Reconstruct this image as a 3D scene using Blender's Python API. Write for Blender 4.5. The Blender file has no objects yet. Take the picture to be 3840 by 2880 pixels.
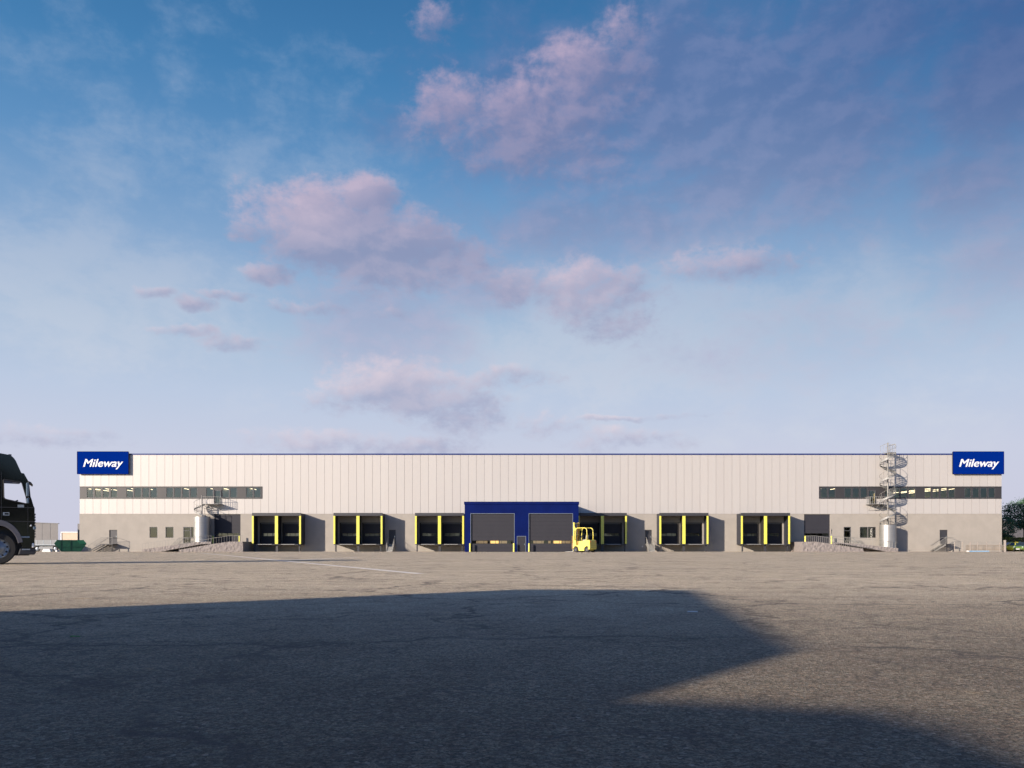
import bpy, bmesh, math, random
from mathutils import Vector, Matrix, noise
from mathutils.geometry import tessellate_polygon
R = math.radians
random.seed(7)
sc = bpy.context.scene
COL = sc.collection
# ------------------------------------------------------------------ survey of the place (metres)
F = 3125.0; CX = 1920.0; HY = 2054.0; H = 0.58; D = 125.0      # lens, eye height, distance of the facade
SUN_AZ, SUN_EL = 40.0, 15.0
def P(px, py, Y=D):
    s = F / Y
    return (px - CX) / s, H + (HY - py) / s
def G(px, py):
    Y = F * H / (py - HY)
    return (px - CX) * Y / F, Y

# ------------------------------------------------------------------ materials
def srgb(r, g, b):
    f = lambda c: (c / 255 / 12.92) if c <= 10.3 else ((c / 255 + .055) / 1.055) ** 2.4
    return (f(r), f(g), f(b), 1)
class N:
    def __init__(s, tree): s.t = tree
    def n(s, typ, **kw):
        o = s.t.nodes.new(typ)
        for k, v in kw.items(): setattr(o, k, v)
        return o
    def l(s, a, b): s.t.links.new(a, b)
    def m(s, op, a, b=None, c=None, clamp=False):
        o = s.n('ShaderNodeMath', operation=op); o.use_clamp = clamp
        for i, v in enumerate((a, b, c)):
            if v is None: continue
            if isinstance(v, (int, float)): o.inputs[i].default_value = v
            else: s.l(v, o.inputs[i])
        return o.outputs[0]
    def mix(s, f, a, b, blend='MIX'):
        o = s.n('ShaderNodeMix', data_type='RGBA', blend_type=blend)
        for sock, v in ((o.inputs[0], f), (o.inputs[6], a), (o.inputs[7], b)):
            if isinstance(v, (int, float)): sock.default_value = v
            elif isinstance(v, tuple): sock.default_value = v
            else: s.l(v, sock)
        return o.outputs[2]
    def noise(s, vec, scale, detail=4, rough=.55, dist=0):
        o = s.n('ShaderNodeTexNoise'); o.inputs['Scale'].default_value = scale
        o.inputs['Detail'].default_value = detail; o.inputs['Roughness'].default_value = rough
        o.inputs['Distortion'].default_value = dist
        if vec is not None: s.l(vec, o.inputs['Vector'])
        return o.outputs[0]
    def ss(s, v, a, b, lo=0, hi=1):
        o = s.n('ShaderNodeMapRange', interpolation_type='SMOOTHSTEP')
        s.l(v, o.inputs[0]); o.inputs[1].default_value = a; o.inputs[2].default_value = b
        o.inputs[3].default_value = lo; o.inputs[4].default_value = hi
        return o.outputs[0]
MATS = {}
def mat(name, col, rough=.6, metal=0, var=.08, vs=1.5, bump=0, bs=30, spec=.5, coat=0, stretch=None, dirt=0):
    if name in MATS: return MATS[name]
    m = bpy.data.materials.new(name); m.use_nodes = True
    k = N(m.node_tree); b = m.node_tree.nodes['Principled BSDF']
    tc = k.n('ShaderNodeTexCoord'); vec = tc.outputs['Object']
    if stretch:
        mp = k.n('ShaderNodeMapping'); mp.inputs['Scale'].default_value = stretch; k.l(vec, mp.inputs[0]); vec = mp.outputs[0]
    if len(col) == 3: col = (*col, 1)
    nz = k.noise(vec, vs, 6, .6)
    f = k.ss(nz, .3, .7)
    c = k.mix(f, tuple([x * (1 - var) for x in col[:3]] + [1]), tuple([min(1, x * (1 + var)) for x in col[:3]] + [1]))
    if dirt:
        n2 = k.noise(vec, vs * 5, 8, .7, .4)
        c = k.mix(k.m('MULTIPLY', k.ss(n2, .5, .75), dirt), c, tuple([x * .55 for x in col[:3]] + [1]))
    k.l(c, b.inputs['Base Color'])
    b.inputs['Roughness'].default_value = rough; b.inputs['Metallic'].default_value = metal
    b.inputs['Specular IOR Level'].default_value = spec
    if coat: b.inputs['Coat Weight'].default_value = coat; b.inputs['Coat Roughness'].default_value = .05
    if bump:
        bn = k.n('ShaderNodeBump'); bn.inputs['Strength'].default_value = bump; bn.inputs['Distance'].default_value = .02
        k.l(k.noise(vec, bs, 5, .65), bn.inputs['Height']); k.l(bn.outputs[0], b.inputs['Normal'])
    MATS[name] = m; return m
def emis(name, col, st):
    m = bpy.data.materials.new(name); m.use_nodes = True
    b = m.node_tree.nodes['Principled BSDF']
    b.inputs['Base Color'].default_value = (.5, .5, .5, 1)
    b.inputs['Emission Color'].default_value = col; b.inputs['Emission Strength'].default_value = st
    MATS[name] = m; return m

# facade cladding: each metal panel a touch different
def m_clad():
    m = bpy.data.materials.new('cladding'); m.use_nodes = True
    k = N(m.node_tree); b = m.node_tree.nodes['Principled BSDF']
    tc = k.n('ShaderNodeTexCoord'); sp = k.n('ShaderNodeSeparateXYZ'); k.l(tc.outputs['Object'], sp.inputs[0])
    idx = k.m('FLOOR', k.m('DIVIDE', k.m('SUBTRACT', sp.outputs[0], (319.5 - CX) / 25), 1.1976))
    wn = k.n('ShaderNodeTexWhiteNoise', noise_dimensions='1D'); k.l(idx, wn.inputs['W'])
    mp = k.n('ShaderNodeMapping'); mp.inputs['Scale'].default_value = (3, 3, .25); k.l(tc.outputs['Object'], mp.inputs[0])
    st = k.ss(k.noise(mp.outputs[0], .8, 6, .6), .35, .75)
    c = k.mix(wn.outputs[0], (.345, .327, .318, 1), (.362, .344, .334, 1))
    c = k.mix(k.m('MULTIPLY', st, .35), c, (.35, .32, .305, 1))
    k.l(c, b.inputs['Base Color']); b.inputs['Roughness'].default_value = .42
    b.inputs['Metallic'].default_value = .12; b.inputs['Specular IOR Level'].default_value = .6
    bn = k.n('ShaderNodeBump'); bn.inputs['Strength'].default_value = .08; bn.inputs['Distance'].default_value = .05
    k.l(k.noise(mp.outputs[0], .6, 2, .5), bn.inputs['Height']); k.l(bn.outputs[0], b.inputs['Normal'])
    MATS['clad'] = m
m_clad()
M = lambda n: MATS[n]
mat('render', (.235, .216, .196), .85, var=.05, vs=.8, bump=.5, bs=9, dirt=.10)
mat('band', (.036, .034, .037), .5, .35, var=.04, spec=.6)
mat('frame', (.06, .06, .065), .4, .3, var=.03)
mat('coping', (.006, .02, .12), .35, .1, var=.04)
mat('sign_blue', (.0005, .0125, .135), .9, 0, var=.02, spec=0)
mat('sign_edge', (.05, .06, .09), .4, .5)
mat('letter', (.50, .52, .56), .5, var=.01)
mat('box_blue', (.0015, .0065, .062), .6, 0, var=.14, vs=.5, spec=.05)
mat('steel_dark', (.036, .036, .042), .5, .3, var=.06)
mat('dock_skin', (.018, .020, .03), .6, .1, var=.1, dirt=.3)
mat('dock_in', (.010, .0085, .008), .8, var=.12)
mat('door_grey', (.024, .024, .031), .6, 0, spec=.2, var=.03, stretch=(1, 1, .3))
mat('yellow', (.50, .48, .075), .45, var=.04, dirt=.12)
mat('galv', (.20, .20, .20), .6, .25, var=.12, vs=6)
mat('galv_rail', (.20, .195, .185), .6, .2, var=.08, vs=4)
mat('silo', (.34, .335, .32), .42, .75, var=.06, vs=2, stretch=(.3, .3, 4))
mat('stone', (.175, .155, .15), .95, var=.18, vs=3.2, bump=1, bs=7, dirt=.6, stretch=(2.2, 2.2, .9))
mat('ramp_road', (.17, .155, .155), .9, var=.1, dirt=.2)
mat('roof', (.2, .2, .2), .9)
mat('black_paint', (.003, .003, .004), .08, 0, var=.1, spec=.4, coat=.2)
mat('black_plastic', (.018, .018, .022), .5, var=.1)
mat('grey_plastic', (.06, .06, .075), .55, var=.06)
mat('rubber', (.013, .013, .014), .85, var=.2, bump=.3, bs=40)
mat('alloy', (.22, .25, .29), .4, .5, var=.08)
mat('chrome', (.5, .52, .55), .2, .9, var=.03)
mat('green_skip', (.0012, .050, .024), .5, .05, var=.15, vs=2, dirt=.35)
mat('trailer_grey', (.13, .14, .155), .55, .2, var=.06, dirt=.2)
mat('panel_grey', (.095, .092, .098), .6, .2, var=.05)
mat('cream', (.42, .33, .255), .75, var=.04)
mat('white', (.5, .5, .5), .6, var=.03)
mat('white_post', (.27, .235, .21), .7, var=.05)
mat('fork_yellow', (.56, .48, .085), .38, var=.05, spec=.5, dirt=.15)
mat('fork_orange', (.36, .20, .03), .5, var=.1, dirt=.3)
mat('seat_grey', (.20, .19, .19), .7)
mat('bark', (.06, .045, .035), .9, var=.3, vs=5, bump=.8, bs=12)
mat('wood_slat', (.22, .175, .135), .8, var=.2, vs=2, stretch=(6, 6, .6))
mat('pale_blue', (.16, .30, .46), .6, var=.06)
mat('car_yellow', (.62, .52, .02), .25, var=.02, coat=.8)
mat('car_green', (.12, .20, .03), .22, .3, var=.02, coat=.8)
mat('car_white', (.6, .62, .65), .25, var=.02, coat=.8)
mat('car_glass', (.02, .03, .04), .06, var=.02, spec=.9)
mat('lamp_glass', (.7, .72, .75), .12, .2)
mat('inner_wall', (.42, .40, .34), .8, var=.10, vs=.5)
mat('inner_dark', (.30, .27, .15), .8, var=.7, vs=.5)  # olive blotches in the wall colour stand in for reflections in the right windows
mat('inner_floor', (.2, .19, .17), .7)
mat('caster_wall', (.20, .16, .12), .8, var=.15, vs=1, dirt=.3)
mat('seal', (.1, .1, .11), .6, .2)
emis('lamp_on', (1, .86, .62, 1), 2.6)
emis('sun_glint', (1, .62, .20, 1), .85)  # emissive stand-in for sun reflections in the bay door glazing
emis('sun_glint_soft', (1, .72, .42, 1), .16)
def m_glass():
    m = bpy.data.materials.new('window_glass'); m.use_nodes = True
    k = N(m.node_tree); t = m.node_tree; t.nodes.remove(t.nodes['Principled BSDF'])
    out = t.nodes['Material Output']
    gl = k.n('ShaderNodeBsdfGlossy'); gl.inputs['Roughness'].default_value = .02; gl.inputs['Color'].default_value = (.9, .92, .95, 1)
    tr = k.n('ShaderNodeBsdfTransparent'); tr.inputs['Color'].default_value = (.88, .83, .70, 1)
    fr = k.n('ShaderNodeFresnel'); fr.inputs['IOR'].default_value = 2.0
    tc = k.n('ShaderNodeTexCoord'); bn = k.n('ShaderNodeBump'); bn.inputs['Strength'].default_value = .04; bn.inputs['Distance'].default_value = .05
    k.l(k.noise(tc.outputs['Object'], 1.2, 2), bn.inputs['Height']); k.l(bn.outputs[0], gl.inputs['Normal'])
    mx = k.n('ShaderNodeMixShader'); k.l(fr.outputs[0], mx.inputs[0]); k.l(tr.outputs[0], mx.inputs[1]); k.l(gl.outputs[0], mx.inputs[2])
    k.l(mx.outputs[0], out.inputs[0]); MATS['glass'] = m
m_glass()
def m_leaf(name, a, b):
    m = bpy.data.materials.new(name); m.use_nodes = True
    k = N(m.node_tree); p = m.node_tree.nodes['Principled BSDF']
    tc = k.n('ShaderNodeTexCoord'); c = k.mix(k.ss(k.noise(tc.outputs['Object'], 1.3, 4), .35, .65), a, b)
    k.l(c, p.inputs['Base Color']); p.inputs['Roughness'].default_value = .6
    MATS[name] = m
m_leaf('leaf', (.018, .06, .028, 1), (.035, .095, .03, 1))
m_leaf('leaf_warm', (.07, .10, .02, 1), (.14, .13, .03, 1))
m_leaf('hedge_leaf', (.10, .12, .015, 1), (.20, .19, .03, 1))

# asphalt yard
def m_ground():
    m = bpy.data.materials.new('asphalt'); m.use_nodes = True
    k = N(m.node_tree); b = m.node_tree.nodes['Principled BSDF']
    tc = k.n('ShaderNodeTexCoord'); v = tc.outputs['Object']
    big = k.ss(k.noise(v, .22, 5, .6), .3, .7)
    mid = k.ss(k.noise(v, 1.7, 6, .65, .5), .35, .7)
    # aggregate: chips of several sizes
    def vor(scale, feat='F1'):
        o = k.n('ShaderNodeTexVoronoi', feature=feat); o.inputs['Scale'].default_value = scale; k.l(v, o.inputs['Vector']); return o
    v1 = vor(75); v2 = vor(210); 
    sep1 = k.n('ShaderNodeSeparateColor'); k.l(v1.outputs['Color'], sep1.inputs[0])
    sep2 = k.n('ShaderNodeSeparateColor'); k.l(v2.outputs['Color'], sep2.inputs[0])
    c = k.mix(big, (.53, .445, .32, 1), (.60, .51, .375, 1))
    c = k.mix(k.m('MULTIPLY', mid, .6), c, (.37, .30, .235, 1))
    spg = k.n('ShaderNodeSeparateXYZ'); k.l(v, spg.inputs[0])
    dist_mix = k.ss(k.m('ADD', spg.outputs[1], k.m('MULTIPLY', k.m('SUBTRACT', k.noise(v, .35, 4, .6), .5), 5)), 0.5, 15)
    c = k.mix(dist_mix, k.mix(1.0, c, (.275, .27, .275, 1), 'MULTIPLY'), c)  # base colour darkened close to the camera, easing out with distance
    chip = k.ss(sep1.outputs[0], 0, 1, .62, 1.34)
    chip2 = k.ss(sep2.outputs[0], 0, 1, .58, 1.38)
    cc = k.n('ShaderNodeCombineColor'); mul = k.m('MULTIPLY', chip, chip2)
    for i in range(3): k.l(mul, cc.inputs[i])
    c = k.mix(1.0, c, cc.outputs[0], 'MULTIPLY')
    tint = k.mix(sep1.outputs[1], (1.10, .98, .92, 1), (.92, 1.02, 1.05, 1))
    c = k.mix(.8, c, tint, 'MULTIPLY')
    # mottling at hand width
    mot = k.ss(k.noise(v, 9, 6, .7), .3, .75, .86, 1.12)
    cm = k.n('ShaderNodeCombineColor')
    for i in range(3): k.l(mot, cm.inputs[i])
    c = k.mix(1.0, c, cm.outputs[0], 'MULTIPLY')
    # sparse pale chips, dark pits
    pale = k.m('GREATER_THAN', sep1.outputs[2], .985)
    c = k.mix(k.m('MULTIPLY', pale, .25), c, (.62, .56, .48, 1))
    pit = k.m('LESS_THAN', sep1.outputs[2], .03)
    c = k.mix(k.m('MULTIPLY', pit, .7), c, (.08, .07, .06, 1))
    # cracks
    wv = k.n('ShaderNodeVectorMath', operation='ADD'); k.l(v, wv.inputs[0])
    nn = k.n('ShaderNodeTexNoise'); nn.inputs['Scale'].default_value = 1.4; nn.inputs['Detail'].default_value = 9; nn.inputs['Roughness'].default_value = .68; k.l(v, nn.inputs['Vector'])
    sc2 = k.n('ShaderNodeVectorMath', operation='SCALE'); sc2.inputs['Scale'].default_value = 1.3; k.l(nn.outputs['Color'], sc2.inputs[0]); k.l(sc2.outputs[0], wv.inputs[1])
    def crack(scale, w):
        o = k.n('ShaderNodeTexVoronoi', feature='DISTANCE_TO_EDGE'); o.inputs['Scale'].default_value = scale; k.l(wv.outputs[0], o.inputs['Vector'])
        return k.ss(o.outputs['Distance'], 0, w, 1, 0)
    msk = k.ss(k.noise(v, .55, 3, .6), .44, .56)
    cr = k.m('MAXIMUM', k.m('MULTIPLY', crack(.30, .022), k.ss(k.noise(v, .5, 2), .36, .5)), k.m('MULTIPLY', crack(1.25, .045), k.m('MULTIPLY', msk, .8)))
    c = k.mix(k.m('MULTIPLY', cr, .8), c, (.07, .06, .055, 1))
    # rusty / sandy stains
    stn = k.ss(k.noise(v, .9, 4, .6, .3), .66, .74)
    c = k.mix(k.m('MULTIPLY', stn, .4), c, (.55, .37, .18, 1))
    mt = k.n('ShaderNodeMapping'); mt.inputs['Rotation'].default_value = (0, 0, .35); mt.inputs['Scale'].default_value = (.05, 1.3, 1); k.l(v, mt.inputs[0])
    c = k.mix(k.m('MULTIPLY', k.ss(k.noise(mt.outputs[0], 1.0, 5, .6, .3), .56, .68), .30), c, (.22, .185, .15, 1))
    k.l(c, b.inputs['Base Color'])
    b.inputs['Roughness'].default_value = .72; b.inputs['Specular IOR Level'].default_value = .12
    h = k.m('ADD', k.m('MULTIPLY', v1.outputs['Distance'], 55), k.m('MULTIPLY', v2.outputs['Distance'], 40))
    h = k.m('ADD', k.m('MULTIPLY', h, .35), k.m('MULTIPLY', k.noise(v, 40, 6, .75), 1.0))
    h = k.m('SUBTRACT', h, k.m('MULTIPLY', cr, 1.2))
    bn = k.n('ShaderNodeBump'); bn.inputs['Strength'].default_value = .42; bn.inputs['Distance'].default_value = .005
    k.l(h, bn.inputs['Height']); k.l(bn.outputs[0], b.inputs['Normal'])
    MATS['ground'] = m
m_ground()
def m_line():
    m = bpy.data.materials.new('line_paint'); m.use_nodes = True
    k = N(m.node_tree); b = m.node_tree.nodes['Principled BSDF']; t = m.node_tree
    tc = k.n('ShaderNodeTexCoord'); f = k.ss(k.noise(tc.outputs['Object'], 18, 6, .75), .42, .6)
    b.inputs['Base Color'].default_value = (.85, .80, .72, 1); b.inputs['Roughness'].default_value = .8
    tr = k.n('ShaderNodeBsdfTransparent'); mx = k.n('ShaderNodeMixShader'); k.l(k.m('ADD', k.m('MULTIPLY', f, .3), .7), mx.inputs[0])
    k.l(tr.outputs[0], mx.inputs[1]); k.l(b.outputs[0], mx.inputs[2]); k.l(mx.outputs[0], t.nodes['Material Output'].inputs[0])
    MATS['line'] = m
m_line()

# ------------------------------------------------------------------ mesh helper
class MB:
    def __init__(s): s.v = []; s.f = []; s.smooth = False
    def quad(s, *p):
        i = len(s.v); s.v += [tuple(q) for q in p]; s.f.append(tuple(range(i, i + len(p)))); return s
    def box(s, x0, x1, y0, y1, z0, z1):
        if x0 > x1: x0, x1 = x1, x0
        if y0 > y1: y0, y1 = y1, y0
        if z0 > z1: z0, z1 = z1, z0
        i = len(s.v)
        s.v += [(x0, y0, z0), (x1, y0, z0), (x1, y1, z0), (x0, y1, z0), (x0, y0, z1), (x1, y0, z1), (x1, y1, z1), (x0, y1, z1)]
        for q in ((0, 3, 2, 1), (4, 5, 6, 7), (0, 1, 5, 4), (1, 2, 6, 5), (2, 3, 7, 6), (3, 0, 4, 7)): s.f.append(tuple(i + a for a in q))
        return s
    def prism(s, pts, a0, a1, plane='xz', holes=()):
        """outline (with holes) in a plane, extruded along the third axis"""
        def to(p, a):
            if plane == 'xz': return (p[0], a, p[1])
            if plane == 'yz': return (a, p[0], p[1])
            return (p[0], p[1], a)
        loops = [list(pts)] + [list(h) for h in holes]
        tris = tessellate_polygon([[Vector((p[0], p[1], 0)) for p in L] for L in loops])
        flat = [p for L in loops for p in L]; n = len(flat); i = len(s.v)
        s.v += [to(p, a0) for p in flat] + [to(p, a1) for p in flat]
        for t in tris:
            s.f.append(tuple(i + a for a in t)); s.f.append(tuple(i + n + a for a in reversed(t)))
        o = 0
        for L in loops:
            for k in range(len(L)):
                a, b = o + k, o + (k + 1) % len(L)
                s.f.append((i + a, i + b, i + n + b, i + n + a))
            o += len(L)
        return s
    def tube(s, pts, r, seg=8, caps=True, closed=False):
        pts = [Vector(p) for p in pts]; n = len(pts); rings = []
        rr = r if isinstance(r, (list, tuple)) else [r] * n
        for k in range(n):
            a = pts[k - 1] if (k > 0 or closed) else pts[k]; b = pts[(k + 1) % n] if (k < n - 1 or closed) else pts[k]
            d = (b - a).normalized() if (b - a).length > 1e-9 else Vector((0, 0, 1))
            u = d.cross(Vector((0, 0, 1)))
            if u.length < 1e-3: u = d.cross(Vector((1, 0, 0)))
            if k > 0 and u.dot(lu) < 0: u = -u
            u.normalize(); w = d.cross(u).normalized(); lu = u
            i = len(s.v); rings.append(i)
            for q in range(seg):
                t = 2 * math.pi * (q + .5) / seg; s.v.append(tuple(pts[k] + (u * math.cos(t) + w * math.sin(t)) * rr[k]))
        for k in range(n if closed else n - 1):
            a, b = rings[k], rings[(k + 1) % n]
            for q in range(seg): s.f.append((a + q, a + (q + 1) % seg, b + (q + 1) % seg, b + q))
        if caps and not closed:
            s.f.append(tuple(rings[0] + q for q in range(seg))); s.f.append(tuple(rings[-1] + q for q in reversed(range(seg))))
        return s
    def lathe(s, prof, c=(0, 0, 0), axis='z', seg=32):
        """prof: (radius, height) list"""
        i0 = len(s.v)
        for r, h in prof:
            for q in range(seg):
                t = 2 * math.pi * q / seg; a, b = r * math.cos(t), r * math.sin(t)
                p = (a, b, h) if axis == 'z' else ((a, h, b) if axis == 'y' else (h, a, b))
                s.v.append((c[0] + p[0], c[1] + p[1], c[2] + p[2]))
        for k in range(len(prof) - 1):
            for q in range(seg):
                a = i0 + k * seg + q; b = i0 + k * seg + (q + 1) % seg
                s.f.append((a, b, b + seg, a + seg))
        return s
    def build(s, name, material, parent=None, smooth=False, bevel=0):
        me = bpy.data.meshes.new(name)
        o = bpy.data.objects.new(name, me)
        L = Vector(parent['_o']) if parent is not None and '_o' in parent else Vector((0, 0, 0))
        me.from_pydata([tuple(Vector(v) - L) for v in s.v], [], s.f)
        bm = bmesh.new(); bm.from_mesh(me); bmesh.ops.remove_doubles(bm, verts=bm.verts, dist=1e-5)
        bmesh.ops.recalc_face_normals(bm, faces=bm.faces); bm.to_mesh(me); bm.free()
        me.materials.append(M(material) if isinstance(material, str) else material)
        COL.objects.link(o)
        if parent is not None:
            o.parent = parent; o['_o'] = tuple(L)
        if smooth:
            for p in me.polygons: p.use_smooth = True
        if bevel:
            bv = o.modifiers.new('bevel', 'BEVEL'); bv.width = bevel; bv.segments = 2; bv.limit_method = 'ANGLE'
        return o
def tag(o, label=None, cat=None, group=None, kind=None):
    if label: o['label'] = label
    if cat: o['category'] = cat
    if group: o['group'] = group
    if kind: o['kind'] = kind
    return o
def thing(name, label, cat, loc, group=None, rotz=0, local=False):
    o = bpy.data.objects.new(name, None); COL.objects.link(o); o.location = loc; o.rotation_euler = (0, 0, rotz)
    o.empty_display_size = .3
    o['_o'] = (0, 0, 0) if local else tuple(loc)
    return tag(o, label, cat, group)
def copy_tree(o, parent=None):
    c = o.copy(); COL.objects.link(c)
    if parent is not None: c.parent = parent
    for ch in list(o.children): copy_tree(ch, c)
    return c
def grid_wall(mb, x0, x1, z0, z1, y0, y1, holes):
    """vertical wall x0..x1, z0..z1 between depths y0 (front) and y1 with rectangular holes"""
    hs = [(max(a, x0), min(b, x1), max(c, z0), min(d, z1)) for a, b, c, d in holes if a < x1 and b > x0 and c < z1 and d > z0]
    xs = sorted(set([x0, x1] + [h[0] for h in hs] + [h[1] for h in hs])); zs = sorted(set([z0, z1] + [h[2] for h in hs] + [h[3] for h in hs]))
    nx, nz = len(xs) - 1, len(zs) - 1
    full = [[not any(h[0] - 1e-6 <= (xs[i] + xs[i + 1]) / 2 <= h[1] + 1e-6 and h[2] - 1e-6 <= (zs[j] + zs[j + 1]) / 2 <= h[3] + 1e-6 for h in hs) for j in range(nz)] for i in range(nx)]
    g = lambda i, j: 0 <= i < nx and 0 <= j < nz and full[i][j]
    for i in range(nx):
        for j in range(nz):
            if not full[i][j]: continue
            a, b, c, d = xs[i], xs[i + 1], zs[j], zs[j + 1]
            mb.quad((a, y0, c), (b, y0, c), (b, y0, d), (a, y0, d)); mb.quad((a, y1, c), (a, y1, d), (b, y1, d), (b, y1, c))
            if not g(i - 1, j): mb.quad((a, y0, c), (a, y0, d), (a, y1, d), (a, y1, c))
            if not g(i + 1, j): mb.quad((b, y0, c), (b, y1, c), (b, y1, d), (b, y0, d))
            if not g(i, j - 1): mb.quad((a, y0, c), (a, y1, c), (b, y1, c), (b, y0, c))
            if not g(i, j + 1): mb.quad((a, y0, d), (b, y0, d), (b, y1, d), (a, y1, d))

# ------------------------------------------------------------------ ground
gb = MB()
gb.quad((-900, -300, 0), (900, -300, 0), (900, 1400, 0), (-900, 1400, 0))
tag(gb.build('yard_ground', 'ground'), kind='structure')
def stripe(p, q, w, name):
    a, b = Vector((*G(*p), 0)), Vector((*G(*q), 0)); d = (b - a).normalized(); n = Vector((-d.y, d.x, 0)) * w / 2; z = Vector((0, 0, .004))
    m = MB(); k = 30
    for i in range(k):
        u, v = a.lerp(b, i / k) + z, a.lerp(b, (i + 1) / k) + z
        m.quad(u - n, v - n, v + n, u + n)
    o = m.build(name, 'line'); tag(o, kind='structure'); return o
stripe((755, 2074), (1575, 2152), .22, 'painted_line')
stripe((1062, 2101), (1341, 2091), .25, 'painted_line')

# ------------------------------------------------------------------ warehouse
def rectp(x0, y0, x1, y1, Y=D):
    a, zt = P(x0, y0, Y); b, zb = P(x1, y1, Y); return (a, b, zb, zt)   # x0,x1,z0,z1
LX0, LX1 = P(299.5, 0)[0], P(3755.5, 0)[0]
ZT = P(0, 1701)[1]; ZC = P(0, 1927)[1]; ZB1 = P(0, 1824.5)[1]; ZB0 = P(0, 1870)[1]
wh = thing('warehouse', 'long low warehouse clad in pale vertical panels over a rendered grey base', 'warehouse', (0, D, 0))
q2 = .33906; q8 = .40235
def win_l(a, b): return rectp(250 + a * q2, 1828, 250 + b * q2, 1866.5)
def win_r(a, b): return rectp(2950 + a * q8, 1829, 2950 + b * q8, 1867)
WL = [win_l(220 + 88.3 * i, 298 + 88.3 * i) for i in range(4)] + [win_l(658 + 88.3 * i, 738 + 88.3 * i) for i in range(4)] + \
     [win_l(1100 + 88.3 * i, 1180 + 88.3 * i) for i in range(4)] + [win_l(1540, 1622)] + [win_l(1718 + 88.3 * i, 1797 + 88.3 * i) for i in range(2)] + \
     [win_l(1982 + 88.3 * i, 2061 + 88.3 * i) for i in range(2)]
WR = [win_r(313 + 74.3 * i, 381 + 74.3 * i) for i in range(2)] + [win_r(537 + 74.3 * i, 604 + 74.3 * i) for i in range(3)] + \
     [win_r(911 + 74.3 * i, 978 + 74.3 * i) for i in range(4)] + [win_r(1283 + 74.3 * i, 1347 + 74.3 * i) for i in range(4)] + \
     [win_r(1655 + 74.3 * i, 1720 + 74.3 * i) for i in range(4)]
DL = rectp(803.5, 1837.5, 830.5, 1890); DR = rectp(3256.5, 1838, 3284, 1890)     # doors in the bands
BL = rectp(299.5, 1824.5, 983, 1870); BR = rectp(3073, 1824.5, 3755.5, 1870)
# cladding, panel by panel
cl = MB(); seams = [LX0, (LX0 + P(319.5, 0)[0]) / 2 - .1] if False else [LX0]
x = P(319.5, 0)[0]
while x < LX1 - .3: seams.append(x); x += 1.1976
seams.append(LX1); holes = [BL, BR, DL, DR]
for a, b in zip(seams, seams[1:]):
    if b - a > .1: grid_wall(cl, a + .014, b - .014, ZC + .004, ZT - .18, D - .06, D + .02, [(h[0] - (.1 if h in (BL, BR) else 0), h[1] + (.1 if h in (BL, BR) else 0), h[2], h[3]) for h in holes])
cl.build('cladding', 'clad', wh)
bk = MB(); grid_wall(bk, LX0 + .03, LX1 - .03, ZC, ZT - .19, D + .021, D + .12, holes)
bk.build('panel_joint', 'seal', wh)
cp = MB(); cp.box(P(481, 0)[0], P(3574, 0)[0], D - .13, D + .3, ZT - .19, ZT)
cp.box(LX0 - .02, LX1 + .02, D + .3, D + .5, ZT - .19, ZT - .01)
cp.build('coping', 'coping', wh)
# window bands
for B_, ws, dr in ((BL, WL, DL), (BR, WR, DR)):
    m = MB(); grid_wall(m, B_[0], B_[1], B_[2], B_[3], D - .035, D + .10, ws + [(dr[0], dr[1], dr[2] - 1, dr[3])])
    m.box(B_[0], B_[1], D - .09, D - .0355, B_[3] - .07, B_[3] + .01); m.box(B_[0], dr[0] - .05, D - .10, D - .0355, B_[2] - .02, B_[2] + .06); m.box(dr[1] + .05, B_[1], D - .10, D - .0355, B_[2] - .02, B_[2] + .06)
    m.build('window_band', 'band', wh)
def window(w, parent, depth=.0, mull=None, name='window', fm='frame', t=.07):
    x0, x1, z0, z1 = w; m = MB(); y = D + depth
    g = .004
    grid_wall(m, x0 + g, x1 - g, z0 + g, z1 - g, y - .05, y + .06, [(x0 + t, x1 - t, z0 + t, z1 - t)])
    if mull: 
        for zz in mull: m.box(x0 + t, x1 - t, y - .045, y + .05, zz - .05, zz + .05)
    f = m.build(name, fm, parent)
    p = MB(); p.quad((x0 + t - .01, y + .02, z0 + t - .01), (x1 - t + .01, y + .02, z0 + t - .01), (x1 - t + .01, y + .02, z1 - t + .01), (x0 + t - .01, y + .02, z1 - t + .01))
    p.build('pane', 'glass', f); return f
for w in WL + WR: window(w, wh, .02)
for dr in (DL, DR):
    x0, x1, z0, z1 = dr
    m = MB(); grid_wall(m, x0, x1, z0, z1, D - .03, D + .05, [(x0 + .16, x1 - .16, z0 + .12, z1 - .14)])
    m.box(x0, x0 + .05, D - .12, D - .031, z0, z1); m.box(x1 - .05, x1, D - .12, D - .031, z0, z1)
    f = m.build('upper_door', 'frame', wh)
    MB().quad((x0 + .15, D + .01, z0 + .11), (x1 - .15, D + .01, z0 + .11), (x1 - .15, D + .01, z1 - .13), (x0 + .15, D + .01, z1 - .13)).build('pane', 'glass', f)
    MB().box(x1 - .14, x1 - .08, D - .08, D - .031, z0 + 1, z0 + 1.2).build('handle', 'chrome', f)
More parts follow.
